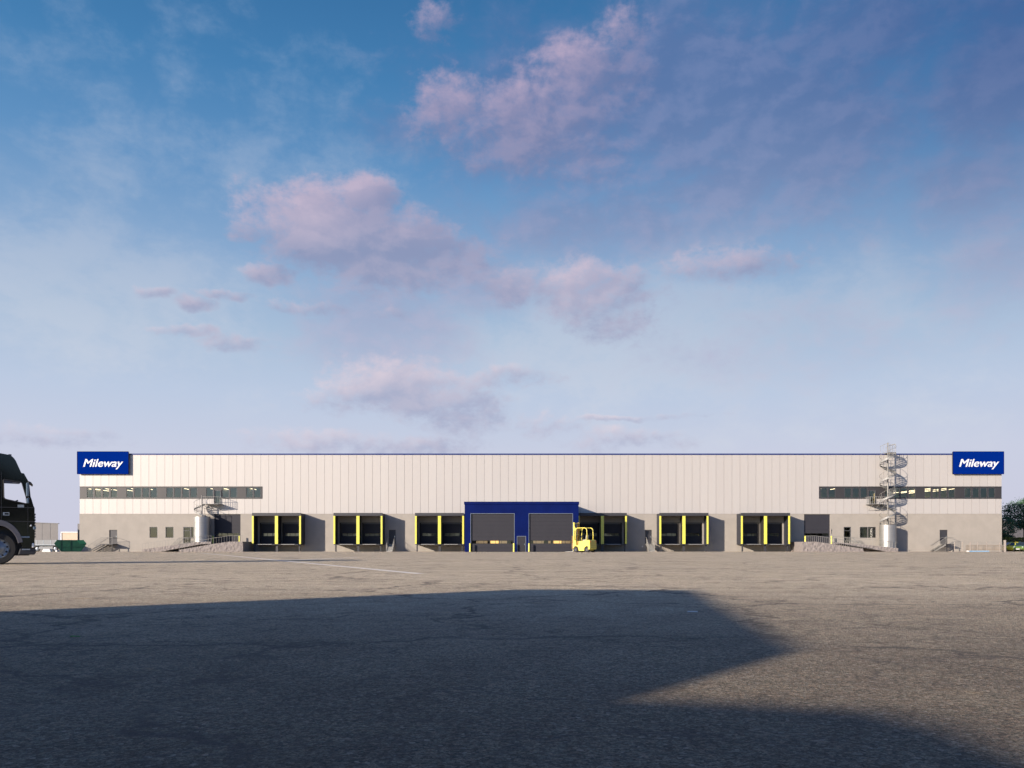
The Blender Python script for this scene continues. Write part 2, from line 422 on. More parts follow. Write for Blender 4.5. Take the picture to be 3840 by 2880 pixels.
# base wall with its openings
OPEN = {}
OPEN['big_l'] = rectp(803.3, 1928.5, 902, 2038.5); OPEN['big_r'] = rectp(3015.5, 1928.5, 3112.4, 2038.5)
man = [rectp(410, 1987, 439.5, 2039), rectp(1458.4, 1987, 1483.8, 2039.5), rectp(2419, 1987, 2444, 2039.5), rectp(3524, 1987, 3553, 2039.5)]
lw = [rectp(561, 1976, 590.7, 2017), rectp(621, 1976, 650.7, 2017), rectp(716.5, 1976, 745, 2017), rectp(3224.5, 1976, 3254, 2017), rectp(3254.8, 1976, 3284, 2017)]
ent = [rectp(687.7, 1976, 715.8, 2038.5), rectp(3164, 1976, 3191, 2038.5)]
DX = [944.5, 1250.2, 1556, 2167, 2473, 2779]           # dock shelters, left edges at their front
DD = D - 2.55                                           # front plane of the shelters
sD = F / DD
docks = []
for dx in DX:
    docks.append(((dx - CX) / sD, (dx + 184 - CX) / sD))
ddoors = []
for a, b in docks:
    wq = (b - a - .46) / 2
    for k in range(2):
        c = a + .23 + wq * (k + .5) + (0 if k else 0)
        ddoors.append((c - 1.28, c + 1.28, P(0, 2039.5)[1], P(0, 1964.5)[1]))
bw = MB()
grid_wall(bw, LX0 - .05, LX1 + .05, 0, ZC, D - .02, D + .25, [OPEN['big_l'], OPEN['big_r']] + man + lw + ent + ddoors)
bw.build('base_wall', 'render', wh)
MB().box(LX0 - .05, LX1 + .05, D - .05, D - .021, 0, .10).build('plinth_strip', 'ramp_road', wh) if False else None
# remaining shell
s = MB(); s.box(LX0 - .04, LX0 + .2, D + .251, D + 62, 0, ZT - .2); s.box(LX1 - .2, LX1 + .04, D + .251, D + 62, 0, ZT - .2)
s.box(LX0 + .2, LX1 - .2, D + 61.7, D + 62, 0, ZT - .2); s.build('outer_wall', 'clad', wh)
MB().box(LX0 + .2, LX1 - .2, D + .5, D + 61.7, ZT - .5, ZT - .3).build('flat_roof', 'roof', wh)
for w in lw[:2]: window(w, wh, .06)
window(lw[2], wh, .06); window(lw[3], wh, .06); window(lw[4], wh, .06)
for w in ent: 
    f = window(w, wh, .06, mull=(w[3] - .55, w[2] + .75), name='entrance_door', t=.10)
for (x0, x1, z0, z1) in man:
    m = MB(); m.box(x0, x1, D + .09, D + .15, z0, z1); m.box(x0 + .0, x0 + .06, D + .04, D + .089, z0, z1); m.box(x1 - .06, x1, D + .04, D + .089, z0, z1); m.box(x0 + .061, x1 - .061, D + .04, D + .089, z1 - .06, z1)
    d = m.build('side_door', 'steel_dark', wh); MB().box(x1 - .2, x1 - .12, D + .05, D + .089, z0 + .95, z0 + 1.2).build('handle', 'chrome', d)
def sect_door(parent, o, y, gz0, gz1, name='sectional_door', n=5, m_='door_grey', lights=()):
    x0, x1, z0, z1 = o; m = MB()
    hs = []; wq = (x1 - x0 - .3) / n
    # leaves with fine joints; glazed strip left open
    z = z0; k = 0
    ed = [z0]; 
    for zz in (gz0, gz1): ed.append(zz)
    ed.append(z1)
    for a, b in ((ed[0], ed[1]), (ed[2], ed[3])):
        c = max(1, round((b - a) / .55)); 
        for j in range(c): m.box(x0, x1, y, y + .05, a + (b - a) * j / c + .006, a + (b - a) * (j + 1) / c - .006)
        m.box(x0 + .02, x1 - .02, y + .03, y + .06, a, b)
    for j in range(n + 1):
        xx = x0 + .15 + wq * j; m.box(xx - .025, xx + .025, y, y + .045, gz0, gz1)
    m.box(x0, x0 + .12, y, y + .05, gz0, gz1); m.box(x1 - .12, x1, y, y + .05, gz0, gz1)
    d = m.build(name, m_, parent)
    MB().quad((x0, y + .03, gz0), (x1, y + .03, gz0), (x1, y + .03, gz1), (x0, y + .03, gz1)).build('pane', 'glass', d)
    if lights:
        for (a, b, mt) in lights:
            MB().box(x0 + (x1 - x0) * a, x0 + (x1 - x0) * b, y + .30, y + .34, gz0 + .03, gz1 - .03).build('glint_patch', mt, d)  # glowing patch set behind the pane as a painted sun reflection
    return d
for key in ('big_l', 'big_r'):
    o = OPEN[key]; sect_door(wh, o, D + .12, P(0, 2010)[1], P(0, 2000)[1], n=4)
# office interiors behind the bands and lower windows
inn = MB(); lamps = []
for B_ in (BL, BR):
    wall = MB(); wall.quad((B_[0] + .2, D + 5, B_[2] - 1.2), (B_[1] - .2, D + 5, B_[2] - 1.2), (B_[1] - .2, D + 5, B_[3] + .8), (B_[0] + .2, D + 5, B_[3] + .8))
    if B_ is BL:
        for k in range(7): wall.box(B_[0] + 1.5 + k * 3.9, B_[0] + 1.6 + k * 3.9, D + .5, D + 4.99, B_[2] - 1.2, B_[3] + .8)
    else:
        for k in range(3): wall.box(B_[0] + 8.5 + k * 6.9, B_[0] + 8.6 + k * 6.9, D + .5, D + 4.99, B_[2] - 1.2, B_[3] + .8)
    wall.build('office_wall', 'inner_wall' if B_ is BL else 'inner_dark', wh)
    c = MB(); c.box(B_[0] + .2, B_[1] - .2, D + .3, D + 5.2, B_[3] + .25, B_[3] + .4); c.build('office_ceiling', 'inner_wall' if B_ is BL else 'inner_dark', wh)
    c = MB(); c.box(B_[0] + .2, B_[1] - .2, D + .3, D + 5.2, B_[2] - 1.3, B_[2] - 1.2); c.build('office_floor', 'inner_floor', wh)
LL = [(240, 510, 2), (310, 514, 1.7), (398, 526, 2.4), (425, 508, 2), (512, 520, 2), (665, 524, 2.4), (708, 507, 1), (860, 506, 1.8), (925, 516, .8), (1150, 507, 1), (1296, 507, 2), (1588, 507, 1), (1738, 507, 2.1), (2030, 507, 1), (2070, 514, 1)]
RRR = [(322, 473, 1), (452, 478, -1), (1042, 512, 1), (1120, 502, 1), (1120, 511, 1), (1195, 492, 1), (1195, 502, 1), (1195, 514, 1), (1345, 474, 1), (1345, 486, 1), (1345, 497, 1), (1415, 484, 1), (1415, 497, 1), (1490, 474, 1), (1490, 487, 1), (1565, 478, 1)]
def lamp(px, py, ln, sgn):
    X, Z = P(px, py, D + 1.2)
    Z = min(Z, ZB1 + .15)
    MB().box(X - .03, X + .03, D + 1.2, D + 1.2 + ln, Z - .03, Z + .01).build('ceiling_lamp', 'lamp_on', wh)
for a, b, ln in LL: lamp(250 + a * q2 + 2, 1660 + b * q2, ln * .95, 1)
for a, b, ln in RRR: lamp(2950 + a * q8 + 0, 1640 + b * q8, 1.9 * ln if ln > 0 else 1.9, 1)
# truss columns seen inside
for px in (548, 930, 3540):
    X = P(px, 0)[0]; m = MB()
    for dx_ in (-.35, .35): m.box(X + dx_ - .05, X + dx_ + .05, D + 1.6, D + 1.7, ZB0 - .5, ZB1 + .3)
    z = ZB0 - .4; k = 0
    while z < ZB1: 
        a = X - .3 if k % 2 else X + .3; m.tube([(a, D + 1.65, z), (2 * X - a, D + 1.65, z + .42)], .03, 5); z += .42; k += 1
    m.build('truss_column', 'steel_dark', wh)
for w in lw + ent:
    MB().quad((w[0] - .3, D + 2.2, w[2] - .5), (w[1] + .3, D + 2.2, w[2] - .5), (w[1] + .3, D + 2.2, w[3] + .4), (w[0] - .3, D + 2.2, w[3] + .4)).build('room_wall', 'inner_wall' if w[0] < 0 else 'inner_dark', wh)

# ------------------------------------------------------------------ loading docks
ZD = P(0, 2039.8)[1]
def dock(i, a, b, label, lit):
    t = thing('loading_dock', label, 'loading dock', ((a + b) / 2, DD, 0), 'loading docks along the warehouse front')
    zt = H + (HY - 1923.4) / sD; za = H + (HY - 1934.5) / sD; zd = H + (HY - 2040) / sD
    yb = D - .062
    m = MB(); m.box(a, b, DD, DD + .2, za, zt); m.box(a + .02, b - .02, DD + .2, D - .022, zt - .22, zt - .06 if False else ZC - .01)
    m.build('canopy', 'steel_dark', t, bevel=.015)
    for x0, x1 in ((a + .03, a + .11), (b - .11, b - .03)):
        MB().box(x0, x1, DD + .05, D - .022, zd - .05, zt - .24).build('side_wall', 'dock_skin', t)
    mid = (a + b) / 2
    MB().box(mid - .06, mid + .06, DD + .1, D - .022, zd - .05, zt - .24).build('partition', 'dock_in', t)
    for x0, x1 in ((a, a + .26), (mid - .225, mid + .225), (b - .26, b)):
        MB().box(x0, x1, DD + .001, DD + .1 - .002, zd, za - .002).build('post', 'yellow', t, bevel=.01)
    # front edge, floor plates
    m = MB(); m.box(a + .1, b - .1, DD + .11, D - .022, zd - .12, zd - .052); m.build('dock_floor', 'steel_dark', t)
    for k in range(2):
        c = a + .23 + (b - a - .46) / 2 * (k + .5)
        n = MB(); n.box(c - 1.05, c + 1.05, DD + .02, DD + .6, zd - .05, zd - .01); n.box(c - 1.0, c + 1.0, DD - .08, DD + .02, zd - .1, zd - .03)
        n.build('leveller_plate', 'galv', t)
        for e in (-1, 1): MB().box(c + e * 1.28 - .22, c + e * 1.28 + .22, DD - .05, DD + .11, zd - .17, zd - .055).build('bumper', 'black_plastic', t)
        n = MB(); grid_wall(n, c - 1.5, c + 1.5, ZD, P(0, 1963)[1] + .12, D - .08, D - .025, [(c - 1.27, c + 1.27, ZD - 1, P(0, 1963.5)[1])])
        n.build('door_surround', 'dock_in', t)
        MB().box(c - 1.32, c + 1.32, D - .10, D - .081, P(0, 1964.5)[1], P(0, 1963)[1]).build('door_trim', 'galv', t)
        w = ddoors[i * 2 + k]
        d = sect_door(t, w, D + .04, P(0, 2010)[1], P(0, 1999.7)[1], name='dock_door', n=3)
        MB().box(w[0] + .1, w[1] - .1, D + .35, D + .38, P(0, 2010)[1], P(0, 1999.7)[1]).build('glazing_back', 'white' if lit else 'trailer_grey', d)  # backing sheet: white on lit docks, grey on the rest, light put into colour
    for x0, x1 in ((a + .2, a + .38), (mid + .02 - .18, mid + .18), (b - .38, b - .2)):
        MB().box(x0, x1, DD + .25, DD + .5, 0, zd - .121).build('leg', 'steel_dark', t)
    return t
dl = ['double loading dock with yellow posts, leftmost one, right of the grey roller door',
      'double loading dock with yellow posts, second from the left, short steps at its right',
      'double loading dock with yellow posts touching the left side of the blue bay',
      'double loading dock behind the forklift, in the shade of the blue bay',
      'double loading dock with yellow posts just right of the man door with steps',
      'double loading dock with yellow posts, rightmost one, left of the stone ramp']
for i, (a, b) in enumerate(docks): dock(i, a, b, dl[i], i < 2)

# ------------------------------------------------------------------ blue bay
YB = 115.7; sB = F / YB
def PB(px, py): return (px - CX) / sB, H + (HY - py) / sB
bx0, bz1 = PB(1741, 1881.5); bx1, _ = PB(2171, 0)
bay = thing('loading_bay', 'deep blue projecting bay with two wide dark doors in the middle of the warehouse', 'loading bay', ((bx0 + bx1) / 2, YB, 0))
def rB(x0, y0, x1, y1):
    a, zt = PB(x0, y0); b, zb = PB(x1, y1); return (a, b, max(zb, 0), zt)
d1 = rB(1766, 1926.5, 1928, 2075); d2 = rB(1984, 1926.5, 2147, 2075); d3 = rB(1940, 2011.7, 1971, 2075)
m = MB(); zc = PB(0, 1892)[1]
grid_wall(m, bx0 + .05, bx1 - .05, 0, zc, YB, YB + .3, [d1, d2, d3])
m.box(bx0 + .05, bx0 + .3, YB + .3, D - .061, 0, zc); m.box(bx1 - .3, bx1 - .05, YB + .3, D - .061, 0, zc)
m.build('bay_wall', 'box_blue', bay)
m = MB(); m.box(bx0 - .03, bx1 + .03, YB - .07, D - .061, zc + .001, bz1); m.build('roof_fascia', 'box_blue', bay, bevel=.02)
MB().box(bx0 - .02, bx1 + .02, YB - .06, D - .062, bz1 + .002, bz1 + .03).build('roof_trim', 'galv', bay)
g0, g1 = PB(0, 2038.5)[1], PB(0, 2027)[1]
sect_door(bay, d1, YB + .16, g0, g1, 'wide_door', 7, lights=((.12, .38, 'sun_glint_soft'), (.45, .64, 'sun_glint'), (.66, .84, 'sun_glint_soft')))
sect_door(bay, d2, YB + .16, g0, g1, 'wide_door', 7, lights=((.10, .34, 'sun_glint_soft'), (.445, .50, 'sun_glint_soft'), (.56, .75, 'sun_glint'), (.77, .96, 'sun_glint_soft')))
MB().box(d1[0], d2[1], YB + .9, YB + 1, 0, zc - .1).build('inner_wall', 'dock_in', bay)
for w in (d1, d2, d3):
    n = MB(); n.box(w[0] - .05, w[0], YB - .015, YB - .001, 0, w[3] + .05); n.box(w[1], w[1] + .05, YB - .015, YB - .001, 0, w[3] + .05); n.box(w[0], w[1], YB - .015, YB - .001, w[3], w[3] + .05)
    n.build('door_trim', 'alloy', bay)
dd = MB().box(d3[0], d3[1], YB + .06, YB + .12, 0, d3[3]).build('man_door', 'door_grey', bay)
MB().box(d3[1] - .2, d3[1] - .12, YB + .02, YB + .059, .95, 1.15).build('handle', 'chrome', dd)

# ------------------------------------------------------------------ bollards
def bollard(px, Y, z0, hgt, r, label):
    X = (px - CX) * Y / F
    t = thing('bollard', label, 'bollard', (X, Y, z0), 'yellow bollards beside the doors')
    m = MB(); m.lathe([(0, z0 + hgt), (r * .8, z0 + hgt - .005), (r, z0 + hgt - .04), (r, z0)], (X, Y, 0), seg=20); m.build('bollard_tube', 'yellow', t, smooth=True)
    MB().lathe([(r + .004, z0), (r + .05, z0), (r + .05, z0 + .015), (r + .004, z0 + .02)], (X, Y, 0), seg=20).build('base_ring', 'steel_dark', t)
hb = 33 / sB
bollard(1763, YB - .5, 0, 1.2, .12, 'yellow bollard at the left edge of the left blue bay door')
bollard(1927, YB - .5, 0, 1.2, .12, 'yellow bollard between the left bay door and the narrow grey door')
bollard(1984, YB - .5, 0, 1.2, .12, 'yellow bollard at the left edge of the right blue bay door')
zr = P(0, 2038.5)[1]
bollard(798.5, D - .8, 0.9, 1.45, .11, 'yellow bollard between the left round tower and the grey door')
bollard(898, D - .8, 0.9, 1.45, .11, 'yellow bollard at the right edge of the left ramp door')
bollard(3019.5, D - .8, 0.9, 1.45, .11, 'yellow bollard at the left edge of the right ramp door')
bollard(3118, D - .8, 0.9, 1.45, .11, 'yellow bollard at the right edge of the right ramp door')

# ------------------------------------------------------------------ signs
def sign(x0, x1, label, side):
    Y = D - .45; s_ = F / Y
    a, b = (x0 - CX) / s_, (x1 - CX) / s_; z1 = H + (HY - 1694) / s_; z0 = H + (HY - 1777) / s_
    t = thing('sign_board', label, 'sign', ((a + b) / 2, Y, z0), 'blue name signs at the roof corners')
    MB().box(a, b, Y, Y + .06, z0, z1).build('sign_face', 'sign_blue', t)
    MB().box(a + .02, b - .02, Y + .061, D - .14, z0 + .02, z1 - .02).build('sign_case', 'sign_edge', t)
    m = MB()
    for u0, u1, w0, w1 in ((a - .02, b + .02, z1, z1 + .05), (a - .02, b + .02, z0 - .05, z0), (a - .05, a, z0, z1), (b, b + .05, z0, z1)): m.box(u0, u1, Y - .03, Y + .03, w0, w1)
    m.build('sign_rim', 'box_blue', t)
    cu = bpy.data.curves.new('lettering', 'FONT'); cu.body = 'Mileway'; cu.size = 1; cu.shear = .27; cu.offset = .0; cu.extrude = .02; cu.space_character = 1.0
    cu.resolution_u = 4
    tmp = bpy.data.objects.new('tmp', cu); COL.objects.link(tmp); bpy.context.view_layer.update()
    me = bpy.data.meshes.new_from_object(tmp.evaluated_get(bpy.context.evaluated_depsgraph_get()))
    bpy.data.objects.remove(tmp)
    bmx = bmesh.new(); bmx.from_mesh(me); base_g = list(bmx.verts) + list(bmx.edges) + list(bmx.faces)
    for kk in range(1, 4):
        r_ = bmesh.ops.duplicate(bmx, geom=base_g); 
        for e_ in r_['geom']:
            if isinstance(e_, bmesh.types.BMVert): e_.co += Vector((.014 * kk, (.010 if kk % 2 else -.005), .0008 * kk))
    bmx.to_mesh(me); bmx.free()
    xs = [v.co.x for v in me.vertices]; ys = [v.co.y for v in me.vertices]
    # cap height .. baseline 
    tx0, tx1 = (x0 + 22.3 - CX) / s_, (x0 + 172.5 - CX) / s_; tz0, tz1 = H + (HY - 1760) / s_, H + (HY - 1721.5) / s_
    for v in me.vertices:
        X = tx0 + (v.co.x - min(xs)) / (max(xs) - min(xs)) * (tx1 - tx0); Z = tz0 + (v.co.y - min(ys)) / (max(ys) - min(ys)) * (tz1 - tz0)
        v.co = Vector((X, Y - .025 - v.co.z, Z)) - Vector(t['_o'])
    me.materials.clear(); me.materials.append(M('letter'))
    o = bpy.data.objects.new('lettering', me); COL.objects.link(o); o.parent = t
sign(290, 481, 'blue sign with white slanted lettering on the left roof corner', -1)
sign(3574, 3764, 'blue sign with white slanted lettering on the right roof corner', 1)

# ------------------------------------------------------------------ spiral stairs
def spiral(px, hand, z_start, z_top, pitch, ang_top, label, bridge_z, door_px, zpole, cyl_top):
    """hand=+1: turning counter-clockwise (seen from above) while rising"""
    Yc = D - 1.6; s_ = F / Yc; X = (px - CX) / s_; Ro = 28 / s_; 
    t = thing('spiral_staircase', label, 'staircase', (X, Yc, 0), 'spiral fire stairs on the facade')
    MB().tube([(X, Yc, 0), (X, Yc, zpole)], .09, 12).build('centre_pole', 'galv_rail', t, smooth=True)
    A = lambda z: ang_top - hand * (z_top - z) / pitch * 2 * math.pi
    # treads
    n = int((z_top - z_start) / .19); tr = MB()
    for k in range(n + 1):
        z = z_top - k * .19; 
        a = A(z); da = .19 / pitch * 2 * math.pi * .85
        pts = [(X + r * math.cos(q), Yc + r * math.sin(q)) for r, q in ((.1, a - da), (.1, a + da), (Ro, a + da), (Ro, a - da))]
        tr.prism(pts, z - .045, z, 'xy')
    tr.build('treads', 'galv', t)
    # stringer: vertical band along the helix
    st = MB(); seg = int((z_top - z_start) / .12); prev = None
    for k in range(seg + 1):
        z = z_start + (z_top - z_start) * k / seg; a = A(z)
        q = [(X + r * math.cos(a), Yc + r * math.sin(a), z + dz) for r, dz in ((Ro, -.20), (Ro + .025, -.20), (Ro + .025, .06), (Ro, .06))]
        if prev:
            for e in range(4): st.quad(prev[e], prev[(e + 1) % 4], q[(e + 1) % 4], q[e])
        prev = q
    st.build('stringer', 'galv', t, smooth=False)
    for kind, (r_, dz) in {'handrail': (.024, 1.05)}.items():
        pts = []
        for k in range(seg + 1):
            z = z_start + (z_top - z_start) * k / seg; a = A(z); pts.append((X + (Ro + .03) * math.cos(a), Yc + (Ro + .03) * math.sin(a), z + dz))
        MB().tube(pts, r_, 6).build(kind, 'galv_rail', t, smooth=True)
    bl = MB(); k = 0; z = z_start
    while z <= z_top + .01:
        a = A(z); p = (X + (Ro + .03) * math.cos(a), Yc + (Ro + .03) * math.sin(a)); bl.tube([(p[0], p[1], z - .15), (p[0], p[1], z + 1.05)], .024, 6); z += pitch / 6.0
    bl.build('balusters', 'galv_rail', t)
    # corrugated drum round the foot
    zc_ = cyl_top; prof = []; k = 0; z = 0
    while z < zc_: prof.append((Ro + .05 + (.018 if k % 2 else 0), z)); z += .085; k += 1
    prof += [(Ro + .07, zc_), (Ro + .02, zc_)]
    MB().lathe(prof, (X, Yc, 0), seg=56).build('corrugated_drum', 'silo', t, smooth=False)
    # bridge to the upper door
    dx0, dx1 = P(door_px[0], 0)[0], P(door_px[1], 0)[0]
    xe = dx1 if dx1 > X else dx0; xa, xb = sorted((X, xe + (.25 if xe > X else -.25)))
    y0 = Yc - .25
    br = MB(); br.box(xa, xb, y0, D - .10, bridge_z - .05, bridge_z)
    for k in range(3): br.tube([((xa + xb) / 2 + (k - 1) * .9, D - .2, bridge_z - .9), ((xa + xb) / 2 + (k - 1) * .9, y0 + .1, bridge_z - .1)], .03, 5)
    br.build('bridge', 'galv', t)
    rl = MB(); rl.tube([(xa, y0, bridge_z + 1.05), (xb, y0, bridge_z + 1.05)], .03, 6); rl.tube([(xb if xe > X else xa, y0, bridge_z + 1.05), (xb if xe > X else xa, D - .1, bridge_z + 1.05)], .03, 6)
    k = xa + .02
    while k <= xb: rl.tube([(k, y0, bridge_z - .1), (k, y0, bridge_z + 1.05)], .016, 5); k += .30
    ye = y0
    while ye < D - .15: rl.tube([(xb if xe > X else xa, ye, bridge_z - .1), (xb if xe > X else xa, ye, bridge_z + 1.05)], .022, 5); ye += .3
    rl.build('bridge_rail', 'galv_rail', t)
    return t, X, Yc, Ro
zl = P(0, 1891.5)[1]
spiral(757.5, -1, 3.4, zl, 2.9, math.pi / 2, 'short spiral staircase rising from a round metal drum to the left upper door', zl, (803.5, 832), P(0, 1860.5)[1], P(0, 1939)[1])
ts, X, Yc, Ro = spiral(3329.4, 1, .4, P(0, 1701)[1], 2.88, .05, 'tall spiral staircase climbing above the roof from a round metal drum', zl, (3250, 3284), P(0, 1665)[1], P(0, 1969)[1])
# roof landing of the tall stair
zt = P(0, 1701)[1]
m = MB(); m.box(X + .05, X + Ro, Yc - .2, D + .2, zt - .06, zt - .005 + .02); m.build('roof_landing', 'galv', ts)
m = MB()
pp = [(X + Ro, D + .2), (X + Ro, Yc - .1)]
m.tube([(pp[0][0], pp[0][1], zt + 1.2), (pp[1][0], pp[1][1], zt + 1.2)], .03, 6); m.tube([(X - Ro, Yc, zt + .9), (X - Ro * .6, Yc - .7, zt + 1.15), (X - .1, Yc - 1.0, zt + 1.25)], .03, 6)
m.tube([(X + .15, Yc + .9, zt + .7), (X + .45, Yc + .4, zt + 1.15), (X + Ro, Yc - .1, zt + 1.25)], .03, 6)
for k in range(5): m.tube([(X + Ro, Yc - .1 + k * .5, zt - .05), (X + Ro, Yc - .1 + k * .5, zt + 1.2)], .024, 5)
for fx, fy, zz in ((-1, 0, .9), (-.8, -.4, 1.05), (-.55, -.7, 1.18), (-.3, -.85, 1.22), (.4, .3, 1.1), (.65, .1, 1.18), (.85, 0, 1.22)): m.tube([(X + Ro * fx, Yc + fy, zt - .1), (X + Ro * fx, Yc + fy, zt + zz)], .022, 5)
m.build('landing_rail', 'galv_rail', ts)

# ------------------------------------------------------------------ ramps with rough stone walls
def rough_wall(name, prof, y0, y1, parent, mt='stone'):
    """prof: list of (x, ztop); wall of rough stone, surface really uneven"""
    m = MB(); x0, x1 = prof[0][0], prof[-1][0]; n = max(2, int((x1 - x0) / .16)); 
    def zt_(x):
        for (a, za), (b, zb) in zip(prof, prof[1:]):
            if a <= x <= b: return za + (zb - za) * (x - a) / (b - a)
        return prof[-1][1]
    nz = 9; grid = []
    for i in range(n + 1):
        x = x0 + (x1 - x0) * i / n; col = []
        for j in range(nz + 1):
            z = zt_(x) * j / nz
            d = noise.noise(Vector((x * 3, z * 2.2, y0))) * .07 + noise.noise(Vector((x * 9, z * 5, y0))) * .045
            col.append((x, y0 - .03 + d, z))
        grid.append(col)
    for i in range(n):
        for j in range(nz): m.quad(grid[i][j], grid[i + 1][j], grid[i + 1][j + 1], grid[i][j + 1])
    for i in range(n):
        a, b = grid[i][-1], grid[i + 1][-1]; m.quad(a, b, (b[0], y1, b[2]), (a[0], y1, a[2])); m.quad((a[0], y1, 0), (a[0], y1, a[2]), (b[0], y1, b[2]), (b[0], y1, 0))
    for i in (0, n):
        for j in range(nz):
            a, b = grid[i][j], grid[i][j + 1]; m.quad(a, b, (b[0], y1, b[2]), (a[0], y1, a[2]))
    return m.build(name, mt, parent)
def rail(name, prof, y, parent, hgt=.85, sp=.38, r=.018, mt='galv_rail'):
    m = MB(); m.tube([(x, y, z + hgt) for x, z in prof], r * 1.3, 6)
    x = prof[0][0]
    while x <= prof[-1][0] + 1e-4:
        for (a, za), (b, zb) in zip(prof, prof[1:]):
            if a - 1e-4 <= x <= b + 1e-4: z = za + (zb - za) * (x - a) / (b - a); break
        m.tube([(x, y, z - .05), (x, y, z + hgt)], r, 5, caps=False); x += sp
    return m.build(name, mt, parent)
def PP(pts, Y): return [P(a, b, Y) for a, b in pts]
YF, YK = D - 5.2, D - 3.05
# left
t = thing('access_ramp', 'stone walled ramp rising right to the left grey roller door', 'ramp', (P(790, 0)[0], YF, 0), 'stone walled ramps up to the roller doors')
fw = PP([(671, 2062), (800, 2039.7), (860, 2031), (911, 2031)], YF); kw = PP([(533, 2060), (747, 2032), (792, 2031)], YK)
rough_wall('front_wall', fw, YF, YF + .35, t); rough_wall('back_wall', kw, YK, YK + .2, t)
rail('front_railing', fw, YF + .15, t); rail('back_railing', kw, YK + .15, t, sp=.42, r=.012)
m = MB(); rx = [(P(600, 0, YF)[0], .02), (P(800, 0)[0], 1.1), (fw[-1][0] - .02, 1.13)]
for (a, za), (b, zb) in zip(rx, rx[1:]): m.quad((a, YF + .3, za), (b, YF + .3, zb), (b, (YK + .1) if b < rx[1][0] + .01 else D - .02, zb), (a, (YK + .1) if b < rx[1][0] + .01 else D - .02, za))
m.build('ramp_surface', 'ramp_road', t)
m = MB(); m.box(fw[-1][0] - .35, fw[-1][0] - .01, YF + .36, D - .05, 0, fw[-1][1] + .0); m.build('end_wall', 'stone', t)
# right
t = thing('access_ramp', 'stone walled ramp falling right from the right grey roller door', 'ramp', (P(3150, 0)[0], YF, 0), 'stone walled ramps up to the roller doors')
fw = PP([(3009, 2031.5), (3058, 2031), (3120, 2040), (3237, 2058)], YF); kw = PP([(3123, 2033), (3200, 2038), (3368, 2056)], YK)
rough_wall('front_wall', fw, YF, YF + .35, t); rough_wall('back_wall', kw, YK, YK + .2, t)
rail('front_railing', PP([(3024, 2031.5), (3058, 2031), (3120, 2040), (3237, 2058)], YF), YF + .15, t, sp=.30); rail('back_railing', kw, YK + .15, t, sp=.42, r=.016)
m = MB(); rx = [(fw[0][0] + .02, 1.13), (P(3113, 0)[0], 1.1), (P(3330, 0, YF)[0], .02)]
for (a, za), (b, zb) in zip(rx, rx[1:]): m.quad((a, YF + .3, za), (b, YF + .3, zb), (b, D - .02 if za > 1.11 else YK + .1, zb), (a, D - .02 if za > 1.11 else YK + .1, za))
m.build('ramp_surface', 'ramp_road', t)
m = MB(); m.box(fw[0][0] + .01, fw[0][0] + .35, YF + .36, D - .05, 0, fw[0][1]); m.build('end_wall', 'stone', t)

# ------------------------------------------------------------------ steel stairs
def side_stair(xa, xl, z1, label, w=1.3, dirn=-1, yoff=.25, x2=None, grp='steel stairs at the end doors'):
    """landing from xa to x2 at height z1; flight falls from xa towards xl"""
    t = thing('steel_stairs', label, 'stairs', ((xa + xl) / 2, D - w - yoff, 0), grp)
    y0, y1 = D - yoff - w, D - yoff
    m = MB(); m.box(min(xa, x2), max(xa, x2), y0, y1 + .2, z1 - .12, z1); m.build('landing', 'steel_dark', t)
    n = 7; m = MB()
    for k in range(n):
        f = (k + .5) / n; x = xa + (xl - xa) * f; z = z1 * (1 - (k + 1) / (n + 1)); m.box(x - .16, x + .16, y0 + .05, y1 - .05, z - .04, z)
    m.build('treads', 'steel_dark', t)
    m = MB()
    for y in (y0, y1 - .05): m.prism([(xa, z1), (xa, z1 - .25), (xl, 0), (xl, .12)], y, y + .05)
    m.build('stringer', 'galv_rail' if xa > 0 else 'steel_dark', t)
    m = MB()
    for y in (y0, y1):
        m.tube([(xl, y, .95), (xa, y, z1 + .95), (x2, y, z1 + .95)], .024, 6)
        if y == y0: 
            k = 0
            while k <= 12: f = k / 12; x = xl + (xa - xl) * f; m.tube([(x, y, z1 * f), (x, y, .95 + z1 * f)], .012 if k % 6 else .022, 5, caps=False); k += 1
            q = 0
            while q <= 9: x = xa + (x2 - xa) * q / 9; m.tube([(x, y, z1), (x, y, z1 + .95)], .012 if q % 9 else .022, 5, caps=False); q += 1
    m.tube([(x2, y0, z1 + .95), (x2, y1, z1 + .95)], .024, 6)
    m.build('railing', 'galv_rail', t)
    m = MB()
    for x in (xa + (x2 - xa) * .15, x2 - .1): m.box(x - .04, x + .04, y0 + .03, y0 + .11, 0, z1 - .121)
    m.build('support_leg', 'steel_dark', t)
    return t
z1 = P(0, 2039.5)[1]
side_stair(P(397.5, 0)[0], P(352, 0)[0], z1, 'dark steel stairs up to the leftmost small door', x2=P(441, 0)[0])
side_stair(P(3527, 0)[0], P(3485, 0)[0], z1, 'pale steel stairs up to the rightmost small door', x2=P(3557, 0)[0])
side_stair(P(685, 0)[0], P(655, 0)[0], z1, 'thin railed steps up to the glazed door left of the short spiral stair', w=1.0, x2=P(716, 0)[0], grp='steps to the glazed entrance doors')
side_stair(P(3193, 0)[0], P(3222, 0)[0], z1, 'thin railed steps up to the glazed door left of the tall spiral stair', w=1.0, x2=P(3163, 0)[0], grp='steps to the glazed entrance doors')
